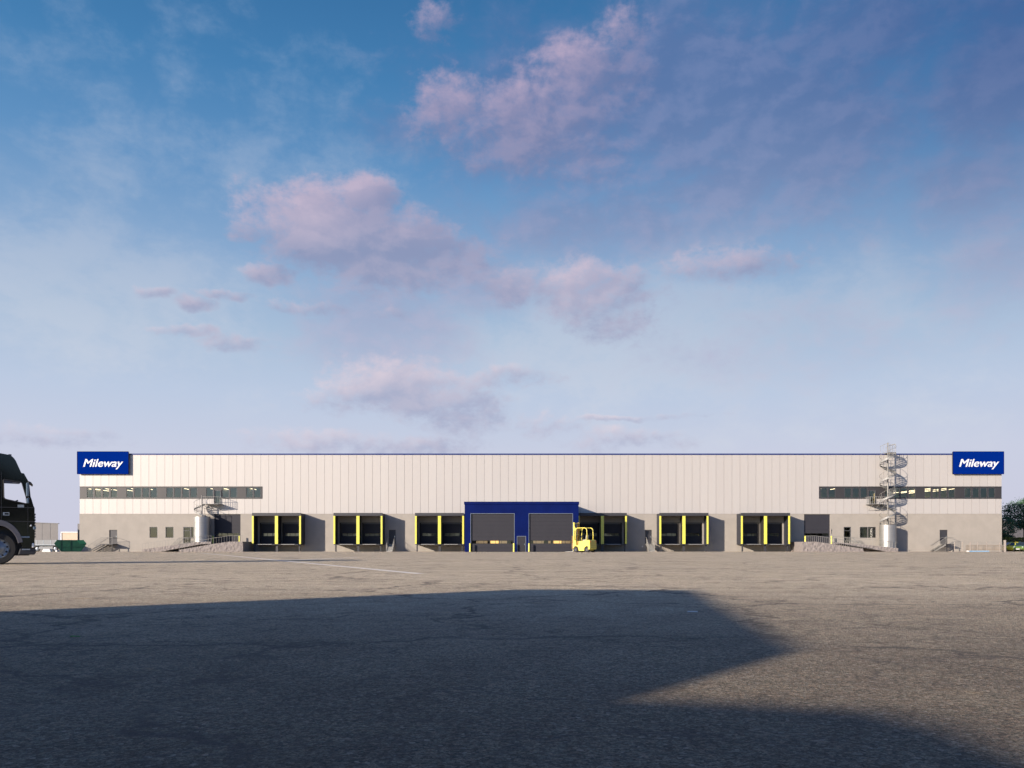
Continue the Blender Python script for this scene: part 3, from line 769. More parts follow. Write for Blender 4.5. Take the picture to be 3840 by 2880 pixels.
def front_steps(px0, px1, label):
    a, b = P(px0, 0)[0] + .08, P(px1, 0)[0] - .08
    t = thing('entry_steps', label, 'steps', ((a + b) / 2, D - 1.3, 0), 'steps up to the doors between the docks')
    n = 7; run = .30; m = MB()
    m.box(a, b, D - .9, D - .03, z1 - .1, z1)
    for k in range(n): z = z1 * (n - k) / (n + 1); y = D - .9 - run * k; m.box(a, b, y - run + .01, y, z - .16, z)
    m.build('treads', 'galv_rail', t)
    ye = D - .9 - run * n; pr = [(D - .05, z1), (D - .9, z1), (ye, .1)]
    for x in (a - .05, b + .01):
        MB().prism([(D - .05, z1 + .02), (D - .9, z1 + .02), (ye, .15), (ye, 0), (D - .9, z1 - .22), (D - .05, z1 - .22)], x, x + .04, 'yz').build('stringer', 'galv_rail', t)
        r = MB(); r.tube([(x + .02, D - .05, z1 + .98), (x + .02, D - .9, z1 + .98), (x + .02, ye, 1.0), (x + .02, ye, 0)], .024, 6)
        for k in range(11):
            f = k / 10; y = D - .9 + (ye - D + .9) * f; r.tube([(x + .02, y, z1 * (1 - f)), (x + .02, y, z1 * (1 - f) + .98)], .014, 5, caps=False)
        r.build('handrail', 'galv_rail', t)
front_steps(1458.4, 1483.8, 'grey steps to the door right of the second dock')
front_steps(2419, 2444, 'grey steps to the door left of the fifth dock')
# small fittings on the wall
m = MB(); X, Z = P(2409, 2049.5); m.box(X - .07, X + .07, D - .08, D - .021, Z - .1, Z + .1); tag(m.build('socket_box', 'white', bevel=.01), 'small white socket box on the shaded wall left of the steps', 'socket box')
m = MB(); X, Z = P(3114.5, 1990); m.box(X - .04, X + .04, D - .12, D - .021, Z - .45, Z + .12); m.lathe([(0, 0), (.07, 0), (.07, .1), (0, .1)], (X, D - .15, Z + .12), seg=12); tag(m.build('door_signal', 'white_post'), 'small signal lamp and conduit at the right ramp door', 'signal lamp')

# ------------------------------------------------------------------ forklift
psi = 40; s_ = 29.6; Yf = F / s_; Xf = (2192 - CX) / s_
fk = thing('forklift', 'yellow counterbalance forklift parked at the right bay door, mast to the left', 'forklift', (Xf, Yf, 0), rotz=R(180 - psi), local=True)
w2 = .75
body = MB()
side = [(-1.18, .28), (-1.18, 1.58), (-.55, 1.60), (-.45, 1.42), (.42, 1.40), (.52, .95), (.95, .98), (1.16, .95), (1.2, .52), (.62, .25)]
# side profile with wheel arches
def arch(cx, r, z, n=8): return [(cx + r * math.cos(t), z + r * math.sin(t)) for t in [math.pi * k / n for k in range(n + 1)]]
prof = [(-1.0, .22), (-1.0, 1.55), (-.45, 1.58), (-.40, 1.45), (.30, 1.42), (.40, .92), (.78, .90), (.86, 1.55), (1.08, 1.55), (1.12, .75)] + \
       [(.88 + .44 * math.cos(t), .36 + .44 * math.sin(t)) for t in [math.pi * (.25 + .75 * k / 6) for k in range(7)]][::1] + [(.40, .20), (-.42, .20)] + \
       [(-.86 + .44 * math.cos(t), .36 + .44 * math.sin(t)) for t in [math.pi * (0.1 + .75 * k / 6) for k in range(7)]]
body.prism(prof, -w2 + .05, w2 - .05, 'xz'); body.build('body', 'fork_yellow', fk, bevel=.03)
cw = MB(); cw.prism([(-1.35, .5), (-1.30, 1.45), (-1.22, 1.56), (-1.001, 1.57), (-1.001, .34), (-1.25, .34)], -w2, w2, 'xz')
c_ = cw.build('counterweight', 'fork_yellow', fk, bevel=.06)
g_ = MB()
for z in (.62, .85, 1.05, 1.28): g_.box(-1.385, -1.30, -w2 + .06, w2 - .06, z, z + .03)
g_.build('counterweight_ribs', 'fork_orange', c_)
for e in (-1, 1):
    MB().lathe([(0, 0), (.06, 0), (.06, .03), (0, .03)], (-1.36, e * .55, 1.38), 'x', 12).build('tail_light', mat('red_lens', (.5, .02, .02), .3), fk)
MB().prism([(.3, .93), (.42, 1.40), (.80, 1.42), (.76, .93)], -w2 + .1, w2 - .3, 'xz').build('floor_well', 'fork_orange', fk)
for xw in (.88, -.86):
    for e in (-1, 1):
        y = e * (w2 - .13)
        wh_ = MB().lathe([(.20, -.12), (.33, -.13), (.36, -.09), (.36, .09), (.33, .13), (.20, .12)], (xw, y, .36), 'y', 28).build('wheel', 'rubber', fk, smooth=False)
        MB().lathe([(0, .10 * e), (.07, .10 * e), (.10, .05 * e), (.20, .11 * e), (.205, -.1 * e), (0, -.1 * e)], (xw, y, .36), 'y', 20).build('rim', 'grey_plastic', wh_)
# overhead guard: two hoops joined by bars
for e in (-1, 1):
    y = e * (w2 - .08); pts = [(.92, y, 1.45), (.90, y, 2.2)]
    pts += [(.56 + .30 * math.cos(t), y, 2.78 + .30 * math.sin(t)) for t in [R(a) for a in range(0, 91, 15)]]
    pts += [(-.46 + .36 * math.cos(t), y, 2.72 + .36 * math.sin(t)) for t in [R(a) for a in range(90, 181, 15)]] + [(-.86, y, 2.2), (-.84, y, 1.5)]
    MB().tube(pts, .055, 10).build('guard_hoop', 'fork_yellow', fk, smooth=True)
gb_ = MB()
for x in (.56, .25, -.05, -.40): gb_.tube([(x, -w2 + .1, 3.07), (x, w2 - .1, 3.07)], .03, 6)
gb_.build('guard_bars', 'fork_yellow', fk)
# mast
for e in (-1, 1):
    y = e * .50; m = MB(); m.box(1.18, 1.36, y - .07, y + .07, .15, 3.80); m.build('mast_rail', 'fork_yellow' if e > 0 else 'fork_orange', fk, bevel=.01)
    m = MB(); m.box(1.22, 1.33, y - e * .14 - .04, y - e * .14 + .04, .2, 3.72); m.build('inner_mast', 'fork_orange', fk)
    m = MB(); m.prism([(1.18, 3.3), (.95, 2.95), (.95, 2.8), (1.18, 2.8)], y - .04, y + .04); m.build('mast_bracket', 'fork_yellow', fk)
m = MB(); m.box(1.16, 1.38, -.57, .57, 3.62, 3.74); m.box(1.2, 1.34, -.43, .43, 2.2, 2.28); m.box(1.2, 1.34, -.43, .43, .5, .62); m.build('mast_crossbar', 'fork_yellow', fk)
m = MB(); m.tube([(1.27, 0, .3), (1.27, 0, 3.6)], .07, 8); m.build('lift_cylinder', 'galv', fk)
m = MB()
for e in (-1, 1): m.tube([(1.25, e * .2, .6), (1.25, e * .2, 3.64), (1.33, e * .2, 3.64), (1.36, e * .2, .7)], .02, 5)
m.build('lift_chain', 'black_plastic', fk)
m = MB(); m.box(1.38, 1.46, -.68, .68, .45, .58); m.box(1.38, 1.46, -.68, .68, 1.15, 1.26); m.box(1.38, 1.46, -.68, .68, 2.0, 2.08)
for y in (-.66, -.4, -.13, .13, .4, .66): m.box(1.39, 1.45, y - .035, y + .035, .45, 2.05)
m.build('load_backrest', 'fork_orange', fk)
for e in (-1, 1):
    m = MB(); m.prism([(1.46, 1.3), (1.52, 1.3), (1.55, .13), (2.75, .09), (2.75, .05), (1.46, .05)], e * .35 - .07, e * .35 + .07); m.build('fork', 'galv', fk)
m = MB(); m.box(-.42, .12, -.3, .3, 1.46, 1.62); m.prism([(-.42, 1.5), (-.30, 1.55), (-.40, 2.18), (-.52, 2.16)], -.27, .27); m.build('seat', 'seat_grey', fk, bevel=.04)
m = MB(); m.tube([(.75, 0, 1.5), (.42, 0, 2.05)], .045, 8); cc = Vector((.40, 0, 2.08)); n_ = Vector((-.33, 0, .55)).normalized(); u_ = Vector((0, 1, 0)); v_ = n_.cross(u_)
m.tube([tuple(cc + (u_ * math.cos(R(a)) + v_ * math.sin(R(a))) * .2) for a in range(0, 360, 24)], .02, 6, closed=True); m.build('steering_wheel', 'black_plastic', fk)
m = MB()
for k in range(3): m.tube([(.6, -.35 - k * .09, 1.5), (.5, -.35 - k * .09, 1.85)], .015, 5)
m.build('levers', 'black_plastic', fk)

# ------------------------------------------------------------------ truck
phi = R(31); cpx, cpy = -8, 2116.6
X0, Y0 = G(cpx, cpy); cph, sph = math.cos(phi), math.sin(phi)
tk = thing('truck', 'glossy black tractor truck cab with grey wheel arch at the left edge', 'truck', (X0, Y0, 0), rotz=phi, local=True)
def T(px, py):
    k = (px - CX) / F; a = (k * Y0 - X0) / (cph - k * sph); s = F / (Y0 + a * sph); return (a, H + (HY - py) / s)
W = 2.5     # near side at local y=0, far side at y=W (local +Y points away from the camera)
out = [T(*p) for p in ((130, 1967), (130, 1905), (126, 1897), (119, 1873), (115, 1862), (110, 1815), (106, 1805), (90, 1780), (80, 1773), (60, 1729), (53, 1718.5), (45, 1711), (32, 1705), (0, 1699), (-90, 1692), (-250, 1690))]
rearx = out[-1][0]
bot = [(rearx, 1.02), (-.92, 1.02)]
ar = [(.70 * math.cos(t) + 0, .56 + .88 * math.sin(t)) for t in [math.pi * (1 - k / 14) for k in range(15)]]
ar = [(x, max(z, .62)) for x, z in ar]
xf = T(130, 2031)[0]
side_poly = out + bot + [(-.78, .9)] + ar[1:-1] + [(.73, .62), (T(74, 2040)[0], .55), (T(129, 2030)[0], .55)]
winp = [T(*p) for p in ((13, 1800), (16, 1798), (79, 1808), (83, 1813), (98, 1864), (98.5, 1889), (25, 1873), (18, 1870), (14.5, 1864))]
for y0, y1, nm in ((0, .06, 'cab_side'), (W - .06, W, 'cab_side')):
    hole = winp if y0 == 0 else [(x + (.03 if x > .5 else -.25), z + (.16 if z > 2.6 else .04)) for x, z in winp]
    MB().prism(side_poly, y0, y1, 'xz', holes=[hole]).build(nm, 'black_paint', tk, bevel=.012)
sh = MB(); 
for i in range(len(out) - 1):
    if i in (4, 5, 6): continue          # windscreen
    a, b = out[i], out[i + 1]; sh.quad((a[0], .06, a[1]), (b[0], .06, b[1]), (b[0], W - .06, b[1]), (a[0], W - .06, a[1]))
a, b = out[0], (xf, .55); sh.quad((a[0], .06, a[1]), (b[0], .06, b[1]), (b[0], W - .06, b[1]), (a[0], W - .06, a[1]))
sh.quad((rearx, .06, 1.02), (rearx, .06, out[-1][1]), (rearx, W - .06, out[-1][1]), (rearx, W - .06, 1.02))
sh.quad((rearx, .06, 1.3), (xf, .06, 1.3), (xf, W - .06, 1.3), (rearx, W - .06, 1.3))
sh.build('cab_shell', 'black_paint', tk, smooth=False)
ws = MB(); 
for i in (4, 5, 6):
    a, b = out[i], out[i + 1]; ws.quad((a[0], .061, a[1]), (b[0], .061, b[1]), (b[0], W - .061, b[1]), (a[0], W - .061, a[1]))
ws.build('windscreen', 'glass', tk)
# window trim and glass
m = MB(); m.tube([(x, -.005, z) for x, z in winp], .018, 6, closed=True); m.build('window_trim', 'black_plastic', tk)
n_ = MB(); n_.prism([T(12, 1799), T(80, 1808), T(72, 1815), T(13, 1812)], .02, .04); n_.build('sun_blind', 'grey_plastic', tk)
# interior: dash, wheel, seat back (dark shapes along the sill)
m = MB(); m.box(.15, 1.0, .3, W - .3, 1.3, 2.02); m.build('dashboard', 'black_plastic', tk)
m = MB(); cx_, cz_ = T(33, 1872); cc = Vector((cx_ + .1, .7, cz_ - .10)); n_ = Vector((-.5, 0, .86)); u_ = Vector((0, 1, 0)); v_ = n_.cross(u_)
m.tube([tuple(cc + (u_ * math.cos(R(a)) + v_ * math.sin(R(a))) * .20) for a in range(0, 360, 24)], .02, 6, closed=True); m.build('steering_wheel', 'black_plastic', tk)
# roof lamp, visor
a_, z_ = T(37, 1709)
m = MB(); m.box(a_ - .05, a_ + .05, .25, .36, z_ - .08, z_ + .08); m.build('roof_lamp', 'grey_plastic', tk, bevel=.01)
m = MB(); m.box(a_ - .05, a_ + .05, W - .36, W - .25, z_ - .08, z_ + .08); m.build('roof_lamp', 'grey_plastic', tk, bevel=.01)
v1_, v2_ = T(109, 1808), T(124, 1818)
m = MB(); m.prism([(v1_[0], v1_[1]), (v1_[0], v1_[1] + .03), ((v1_[0] + v2_[0]) / 2, (v1_[1] + v2_[1]) / 2 + .05), v2_, ((v1_[0] + v2_[0]) / 2, (v1_[1] + v2_[1]) / 2 + .0)], .02, 1.1); m.build('sun_visor', 'grey_plastic', tk)
m = MB(); m.prism([T(80, 1774), T(90, 1775.5), T(107, 1806), T(98, 1808)], -.05, .02); m.build('air_deflector', 'black_paint', tk, bevel=.008)
# mirrors
for (p, q) in (((97.5, 1811), (108.5, 1863)), ((98.5, 1869), (108.5, 1889.5))):
    a0, zt_ = T(*p); a1, zb_ = T(*q); m = MB(); m.box(a0, a1, -.27, -.09, zb_, zt_); m.build('mirror', mat('mirror_grey', (.10, .14, .19), .3, .3), tk, bevel=.03)
a0, z0_ = T(100, 1808); m = MB(); m.tube([(a0 + .06, .02, z0_ + .02), (a0 + .05, -.16, z0_ + .0), (a0 + .05, -.16, T(100, 1889)[1])], .022, 6); m.tube([(a0 + .05, -.16, T(0, 1866)[1]), (a0 + .1, .02, T(0, 1866)[1])], .02, 6); m.build('mirror_arm', 'black_plastic', tk)
# door handle, trims
a0, z0_ = T(11, 1921); a1, z1_ = T(35, 1933); m = MB(); grid_wall(m, a0, a1, z1_, z0_, -.02, .0 - .001, [(a0 + .05, a1 - .02, z1_ + .025, z0_ - .025)]); m.box(a0 + .0, a0 + .05, -.022, -.001, z1_, z0_); m.build('door_handle', 'alloy', tk)
m = MB()
for py in (1903, 1955):
    a0, z0_ = T(-40, py - 3); a1, z1_ = T(126, py); m.prism([(a0, z0_), (a1, z1_), (a1, z1_ - .02), (a0, z0_ - .02)], -.012, -.001)
a0 = T(60, 0)[0]
m.build('panel_gap', 'black_plastic', tk)
# wheel arch flare
fl = MB(); ro, ri = .90, .72; NN = 18
def fp(r, t, sz=1.0): return (r * .86 * math.cos(t) * 1.0, .56 + r * 1.10 * math.sin(t))
o_ = [fp(ro, math.pi * (k / NN) * .93 + .07 * math.pi) for k in range(NN + 1)]; i_ = [fp(ri, math.pi * (k / NN) * .93 + .07 * math.pi) for k in range(NN + 1)]
fl.prism(o_ + i_[::-1], -.09, .03); fl.build('wheel_arch', 'grey_plastic', tk, bevel=.02)
# step panel, bumper, lights
m = MB(); m.box(T(71, 0)[0], T(111, 0)[0], -.03, -.002, T(0, 2016)[1], T(0, 2010.5)[1]); m.box(T(82, 0)[0], T(113, 0)[0], -.05, -.002, T(0, 2063)[1], T(0, 2058)[1]); m.build('step', 'alloy', tk)
m = MB(); m.prism([(.66, .55), (T(131, 0)[0] + .02, .55), (T(131, 0)[0] + .04, .42), (T(130, 2080)[0], T(130, 2080)[1]), (.60, T(60, 2081)[1])], -.02, W + .02); m.build('bumper', 'black_plastic', tk, bevel=.03)
m = MB(); m.box(T(119, 0)[0], T(129, 0)[0], -.015, .2, T(0, 2054)[1], T(0, 2036)[1]); m.build('headlight', 'lamp_glass', tk, bevel=.03)
m = MB(); m.box(T(124, 0)[0], T(133, 0)[0] + .02, -.02, .05, T(0, 1985)[1], T(0, 1973)[1]); m.build('corner_vane', 'mirror_grey', tk, bevel=.02)
a_, z_ = T(116, 1971); m = MB(); m.lathe([(0, -.02), (.025, -.018), (.03, 0)], (a_, 0, z_), 'y', 12); m.build('side_marker', 'lamp_glass', tk)
# wheels
def wheel(ax, y, r, e, parent):
    w_ = MB().lathe([(r * .6, -.15), (r * .93, -.155), (r, -.12), (r, .12), (r * .93, .155), (r * .6, .15)], (ax, y, r), 'y', 48).build('wheel', 'rubber', parent, smooth=False)
    f = MB().lathe([(r * .64, e * .155), (r * .61, e * .12), (r * .57, e * .08), (r * .45, e * .06), (r * .36, e * .09), (r * .30, e * .13), (r * .16, e * .14), (r * .14, e * .20), (0, e * .20)], (ax, y, r), 'y', 48).build('rim', 'alloy', w_, smooth=True)
    nb = MB()
    for k in range(10):
        t = 2 * math.pi * (k + .3) / 10; nb.lathe([(.033, e * .055), (.034, e * .085), (.02, e * .10), (0, e * .10)], (ax + r * .50 * math.cos(t), y, r + r * .50 * math.sin(t)), 'y', 8)
    nb.build('wheel_nuts', 'rubber', w_)
    return w_
wheel(0, .17, .56, -1, tk); wheel(0, W - .17, .56, 1, tk)
m = MB(); m.box(-1.0, .95, .36, W - .36, .3, 1.5); m.build('engine_block', 'black_plastic', tk)
m = MB(); liner = [(x * 1.01, z + .01) for x, z in ar]
for p_, q_ in zip(liner, liner[1:]): m.quad((p_[0], .05, p_[1]), (q_[0], .05, q_[1]), (q_[0], .40, q_[1]), (p_[0], .40, p_[1])); m.quad((p_[0], .40, p_[1]), (q_[0], .40, q_[1]), (q_[0], .40, .3), (p_[0], .40, .3))
m.build('wheel_well', 'rubber', tk)
m = MB(); xd = T(104, 0)[0]; zl_ = T(104, 2016)[1]; zh_ = T(104, 1897)[1]; m.box(xd, xd + .012, -.010, -.001, zl_, zh_); xd = T(4, 0)[0]; m.box(xd, xd + .014, -.010, -.001, T(4, 1952)[1], T(4, 1770)[1]); m.build('door_gap', 'black_plastic', tk)
m = MB()
for kk in range(9):
    z = .95 + kk * .10; xg = xf + (out[0][0] - xf) * (z - .55) / (out[0][1] - .55); m.box(xg - .02, xg + .035, .15, W - .15, z, z + .045)
m.build('front_grille', 'grey_plastic', tk)
m = MB(); e0 = T(66, 1903); e1 = T(90, 1893); m.prism([(e0[0], e0[1]), (e1[0], e0[1]), (e1[0], e1[1]), (e0[0], e1[1])], -.012, -.001); m.build('side_badge', 'alloy', tk)
m = MB(); m.box(-3.4, -1.6, .1, .7, .45, .95); m.build('fuel_tank', 'alloy', tk, bevel=.05); m = MB(); m.box(-5.0, rearx, .75, .95, .75, 1.0); m.box(-5.0, rearx, W - .95, W - .75, .75, 1.0); m.box(-4.6, -3.8, .6, W - .6, 1.0, 1.12); m.build('chassis', 'black_plastic', tk)
wheel(-3.9, .17, .52, -1, tk); wheel(-3.9, W - .17, .52, 1, tk)

# ------------------------------------------------------------------ left background
# green skip
Ys = 118.5; 
def Q(px, py, Y): return P(px, py, Y)
ths = math.atan((CX - 268) / F); X0s = (268 - CX) * Ys / F; cs_, ss_ = math.cos(ths), math.sin(ths)
def S_(px, py):
    kk = (px - CX) / F; a = (kk * Ys - X0s) / (cs_ - kk * ss_); return a, H + (HY - py) / (F / (Ys + a * ss_))
sk = thing('skip_container', 'green steel waste skip in front of the warehouse left corner', 'skip', (X0s, Ys, 0), rotz=ths, local=True)
wdt = 1.9; x0, zt_ = S_(213, 2025.5); x1 = S_(314, 0)[0]; xm, zm = S_(325, 2039); xb = S_(303, 0)[0]; xl = S_(221, 0)[0]
m = MB(); m.prism([(x0, zt_), (x1, zt_), (xm, zm), (xb, .03), (xl + .3, .03), (x0 - .35, zm)], 0, wdt); m.build('hull', 'green_skip', sk, bevel=.02)
m = MB(); za = S_(268, 2050.5)[1]
for px in (227, 264): X = S_(px, 0)[0]; m.box(X - .035, X + .035, -.05, -.001, .2, zt_)
m.box(x0 - .2, S_(317, 0)[0], -.06, -.001, za - .03, za + .04); m.box(x0 - .02, x1 + .02, -.05, -.001, zt_ - .08, zt_ + .03); m.build('rib', 'green_skip', sk)
a = S_(288, 2026.5); b = S_(298, 2039); m = MB(); m.prism([a, (x1, zt_), (xm, zm), b], -.10, -.061); m.build('flap', mat('green_light', (.003, .085, .042), .5), sk)
m = MB(); m.tube([(S_(320, 0)[0], -.1, za), (S_(320, 0)[0], wdt + .1, za)], .06, 8); m.build('lifting_bar', 'green_skip', sk)
# trailer
Yt = 122.0
tr = thing('flatbed_trailer', 'grey drop-side trailer parked behind the black truck', 'trailer', (Q(170, 0, Yt)[0], Yt, 0))
xa, zt_ = Q(60, 2025, Yt); xb, zb_ = Q(213, 2043, Yt)
m = MB(); m.box(xa, xb, Yt, Yt + .06, zb_, zt_); m.box(xa, xb, Yt + 2.4, Yt + 2.46, zb_, zt_); m.box(xb - .06, xb, Yt + .06, Yt + 2.4, zb_, zt_); m.build('side_board', 'trailer_grey', tr)
m = MB()
for px in (138, 163, 190, 211): X = Q(px, 0, Yt)[0]; m.box(X - .03, X + .03, Yt - .03, Yt - .001, zb_, zt_)
m.box(xa, xb, Yt - .04, Yt + .0, zb_ - .06, zb_ + .02); m.build('board_post', 'alloy', tr)
m = MB(); m.box(xa, xb - .05, Yt + .3, Yt + 2.2, zb_ - .25, zb_ - .061); m.box(Q(146, 0, Yt)[0], Q(198, 0, Yt)[0], Yt - .02, Yt + .02, .38, .72); m.build('chassis', 'trailer_grey', tr)
for px in (137, 205):
    for yy, e in ((Yt + .15, -1), (Yt + 2.25, 1)):
        X = Q(px, 0, Yt)[0]; w_ = MB().lathe([(.24, -.12), (.40, -.13), (.43, -.09), (.43, .09), (.40, .13), (.24, .12)], (X, yy, .43), 'y', 24).build('wheel', 'rubber', tr)
        MB().lathe([(.25, e * .12), (.2, e * .06), (.08, e * .08), (.07, e * .14), (0, e * .14)], (X, yy, .43), 'y', 20).build('rim', 'alloy', w_)
for px0, px1, top, lb in ((157, 189, 2058.5, 'low white concrete block lying under the grey trailer'), (207, 214, 2062, 'small white block on the ground left of the green skip')):
    a, b = Q(px0, 0, 117)[0], Q(px1, 0, 117)[0]; z = Q(0, top, 117)[1]; m = MB(); m.prism([(a, 0), (b, 0), (b, z * .3), (b - (b - a) * .12, z), (a + (b - a) * .15, z), (a, z * .25)], 117, 117.6)
    tag(m.build('concrete_block', 'white', bevel=.02), lb, 'concrete block')
# grey panel building and cream building behind
Yg = 150.0; xa = Q(-60, 0, Yg)[0]; xb = Q(218, 0, Yg)[0]; za = Q(0, 1962, Yg)[1]
hb_ = thing('storage_hall', 'plain grey panelled hall rising behind the trailer', 'building', ((xa + xb) / 2, Yg, 0))
m = MB(); fr_ = [(xa, 0), (xb, 0), (xb, za - .12), (xa, za + .35)]; q_ = (Yg + 20) / Yg * 1.01
m.quad(*[(x, Yg, z) for x, z in fr_]); m.quad(*[(x * q_, Yg + 20, z) for x, z in fr_])
for e in range(4):
    (x0_, z0_), (x1_, z1_) = fr_[e], fr_[(e + 1) % 4]; m.quad((x0_, Yg, z0_), (x1_, Yg, z1_), (x1_ * q_, Yg + 20, z1_), (x0_ * q_, Yg + 20, z0_))
m.build('wall', 'panel_grey', hb_)
m = MB()
for px in (157, 188): X = Q(px, 0, Yg)[0]; m.box(X - .04, X + .04, Yg - .03, Yg - .001, 0, za)
m.build('panel_joint', 'seal', hb_)
MB().prism([(xa, za + .351), (xb + .1, za - .119), (xb + .1, za), (xa, za + .5)], Yg - .1, Yg + .25).build('roof_edge', 'seal', hb_)
Yc2 = 320.0; a = Q(229, 0, Yc2)[0]; b = Q(420, 0, Yc2)[0]; z = Q(0, 1994, Yc2)[1]
cb = thing('distant_warehouse', 'pale cream hall far off between the skip and the warehouse corner', 'building', ((a + b) / 2, Yc2, 0))
MB().box(a + .3, b, Yc2, Yc2 + 60, 0, z - .4).build('wall', 'cream', cb); MB().box(a, b, Yc2 - .3, Yc2 + 60, z - .399, z).build('roof_edge', 'white', cb); MB().box(a - .1, a + .299, Yc2 - .2, Yc2 + .4, 0, z - .4).build('corner_trim', 'white', cb)
Ye = D + 30; m = MB(); a, z = Q(289, 1980, Ye); b = Q(299, 0, Ye)[0]; z2 = Q(0, 1964, Ye)[1]
ex = thing('annex', 'narrow grey annex showing behind the left corner of the warehouse', 'building', (a, Ye, 0))
MB().box(a, b - .3, Ye + 1, Ye + 8, 0, z).build('lower_wall', 'panel_grey', ex); MB().box(a + .35, b + 3, Ye - .5, Ye + .9, 0, z2).build('upper_wall', 'panel_grey', ex)

# ------------------------------------------------------------------ right background
def leaf_quad(m, c, sz, rng):
    n = Vector((rng.gauss(0, 1), rng.gauss(0, 1), rng.gauss(0, 1) + .6)).normalized(); u = n.orthogonal().normalized(); u = Matrix.Rotation(rng.uniform(0, 6.28), 3, n) @ u; v = n.cross(u)
    a, b = sz * rng.uniform(.7, 1.3), sz * rng.uniform(.4, .7)
    m.quad(c - u * a, c - v * b, c + u * a, c + v * b)
def tree(name, label, X, Y, hgt, cr, cz, rz, seed, nclump, per, leafsz, lm='leaf', group=None, flat=.8):
    rng = random.Random(seed); t = thing(name, label, 'tree', (X, Y, 0), group)
    tr = MB(); top = Vector((X + rng.uniform(-.3, .3), Y, cz + rz * .5))
    tr.tube([(X, Y, 0), (X + .05, Y, cz * .4), (X, Y, cz - rz * .4), tuple(top)], [hgt * .035, hgt * .026, hgt * .02, hgt * .006], 8)
    cl = MB()
    for k in range(nclump):
        while True:
            d = Vector((rng.uniform(-1, 1), rng.uniform(-1, 1), rng.uniform(-1, 1)))
            if .25 < d.length < 1: break
        d = d.normalized() * (d.length ** .4)
        c = Vector((X + d.x * cr, Y + d.y * cr, cz + d.z * rz * (1 if d.z > 0 else .8)))
        base = Vector((X, Y, max(cz - rz * .75, c.z - rz * rng.uniform(.5, .9))))
        if k % 2 == 0: tr.tube([tuple(base), tuple(base.lerp(c, .5) + Vector((0, 0, -.1 * rz * .3))), tuple(c)], [hgt * .008, hgt * .005, hgt * .002], 5, caps=False)
        cs = cr * rng.uniform(.16, .30)
        for q in range(per):
            o = Vector((rng.gauss(0, 1) * cs, rng.gauss(0, 1) * cs, rng.gauss(0, 1) * cs * .45)); leaf_quad(cl, c + o, leafsz, rng)
    tr.build('trunk', 'bark', t, smooth=True); cl.build('crown', lm, t)
    return t
Y1 = 150; X1, Z1 = Q(3842, 1932, Y1)
tree('broadleaf_tree', 'dark green broadleaf tree at the right edge above the parked cars', X1, Y1, 9, 3.2, Z1, 2.9, 3, 95, 75, .13)
Y2 = 142; X2, Z2 = Q(3758, 1985, Y2)
tree('bushy_tree', 'dark leafy tree half hidden by the right corner of the warehouse', X2, Y2, 6, 1.6, Z2 - .2, 2.5, 5, 60, 60, .12)
Yr = 210; a, z = Q(3771, 1951, Yr); b = Q(4150, 0, Yr)[0]
gbd = thing('office_block', 'plain grey hall behind the tree at the right edge', 'building', ((a + b) / 2, Yr, 0))
MB().box(a, b, Yr, Yr + 40, 0, z - .5).build('wall', 'panel_grey', gbd); MB().box(a - .1, b, Yr - .1, Yr + 40, z - .499, z).build('roof_edge', 'seal', gbd)
# hedge
Yh = 140; a = Q(3735, 0, Yh)[0]; b = Q(4050, 0, Yh)[0]; zt_ = Q(0, 2018, Yh)[1]; rng = random.Random(4); m = MB()
for k in range(5200):
    x = rng.uniform(a, b); face = rng.random(); y = Yh + rng.uniform(0, .9); z = rng.uniform(.05, zt_)
    if face < .5: y = Yh + rng.gauss(0, .06)
    elif face < .8: z = zt_ + rng.gauss(0, .06)
    leaf_quad(m, Vector((x, y, z)), .11, rng)
hd = thing('hedge', 'clipped yellow green hedge behind the parked cars', 'hedge', ((a + b) / 2, Yh, 0))
m.build('foliage', 'hedge_leaf', hd); MB().box(a, b, Yh + .1, Yh + .8, 0, zt_ - .1).build('inner_twigs', 'bark', hd)
# white gate post, mesh fence, blue beam
Yp = 121.5
m = MB(); a, z = Q(3767, 2026, Yp); b = Q(3773, 0, Yp)[0]; m.box(a, b, Yp, Yp + .24, 0, z); m.box(a - .02, b + .02, Yp - .02, Yp + .26, z, z + .03)
tag(m.build('gate_post', 'white_post', bevel=.01), 'square white post between the fence and the parked yellow car', 'post')
fn = thing('mesh_fence', 'low see-through fence with pale posts along the right end of the warehouse', 'fence', (Q(3680, 0, Yp)[0], Yp, 0))
fx = [3400 + a * .1989 for a in (905, 1050, 1195, 1340, 1510, 1755)]
for px in fx + [3640]:
    X = Q(px, 0, Yp)[0]; MB().box(X - .035, X + .035, Yp, Yp + .07, 0, Q(0, 2032, Yp)[1]).build('fence_post', 'white_post', fn)
m = MB(); xa, xb = Q(fx[0], 0, Yp)[0], Q(3767, 0, Yp)[0]; zt_ = Q(0, 2033, Yp)[1]
for z in (.10, .8, zt_): m.box(xa, xb, Yp + .02, Yp + .045, z, z + .025)
x = xa
while x < xb: m.box(x, x + .008, Yp + .025, Yp + .035, .1, zt_); x += .11
m.build('wire_mesh', 'galv_rail', fn)
m = MB(); xa = Q(3624, 0, Yp)[0]; x = xa
while x < xb - .1: m.box(x, x + .05, Yp + .10, Yp + .12, .12, Q(0, 2045, Yp)[1]); x += .12
m.box(xa, xb - .05, Yp + .121, Yp + .14, .9, .97); m.box(xa, xb - .05, Yp + .121, Yp + .14, .3, .37); m.build('slats', 'wood_slat', fn)
Yb = 116; a, z = Q(3629, 2063.8, Yb); b = Q(3710, 0, Yb)[0]
bm_ = thing('barrier_beam', 'pale blue barrier beam with a white end block lying near the fence', 'barrier', ((a + b) / 2, Yb, 0))
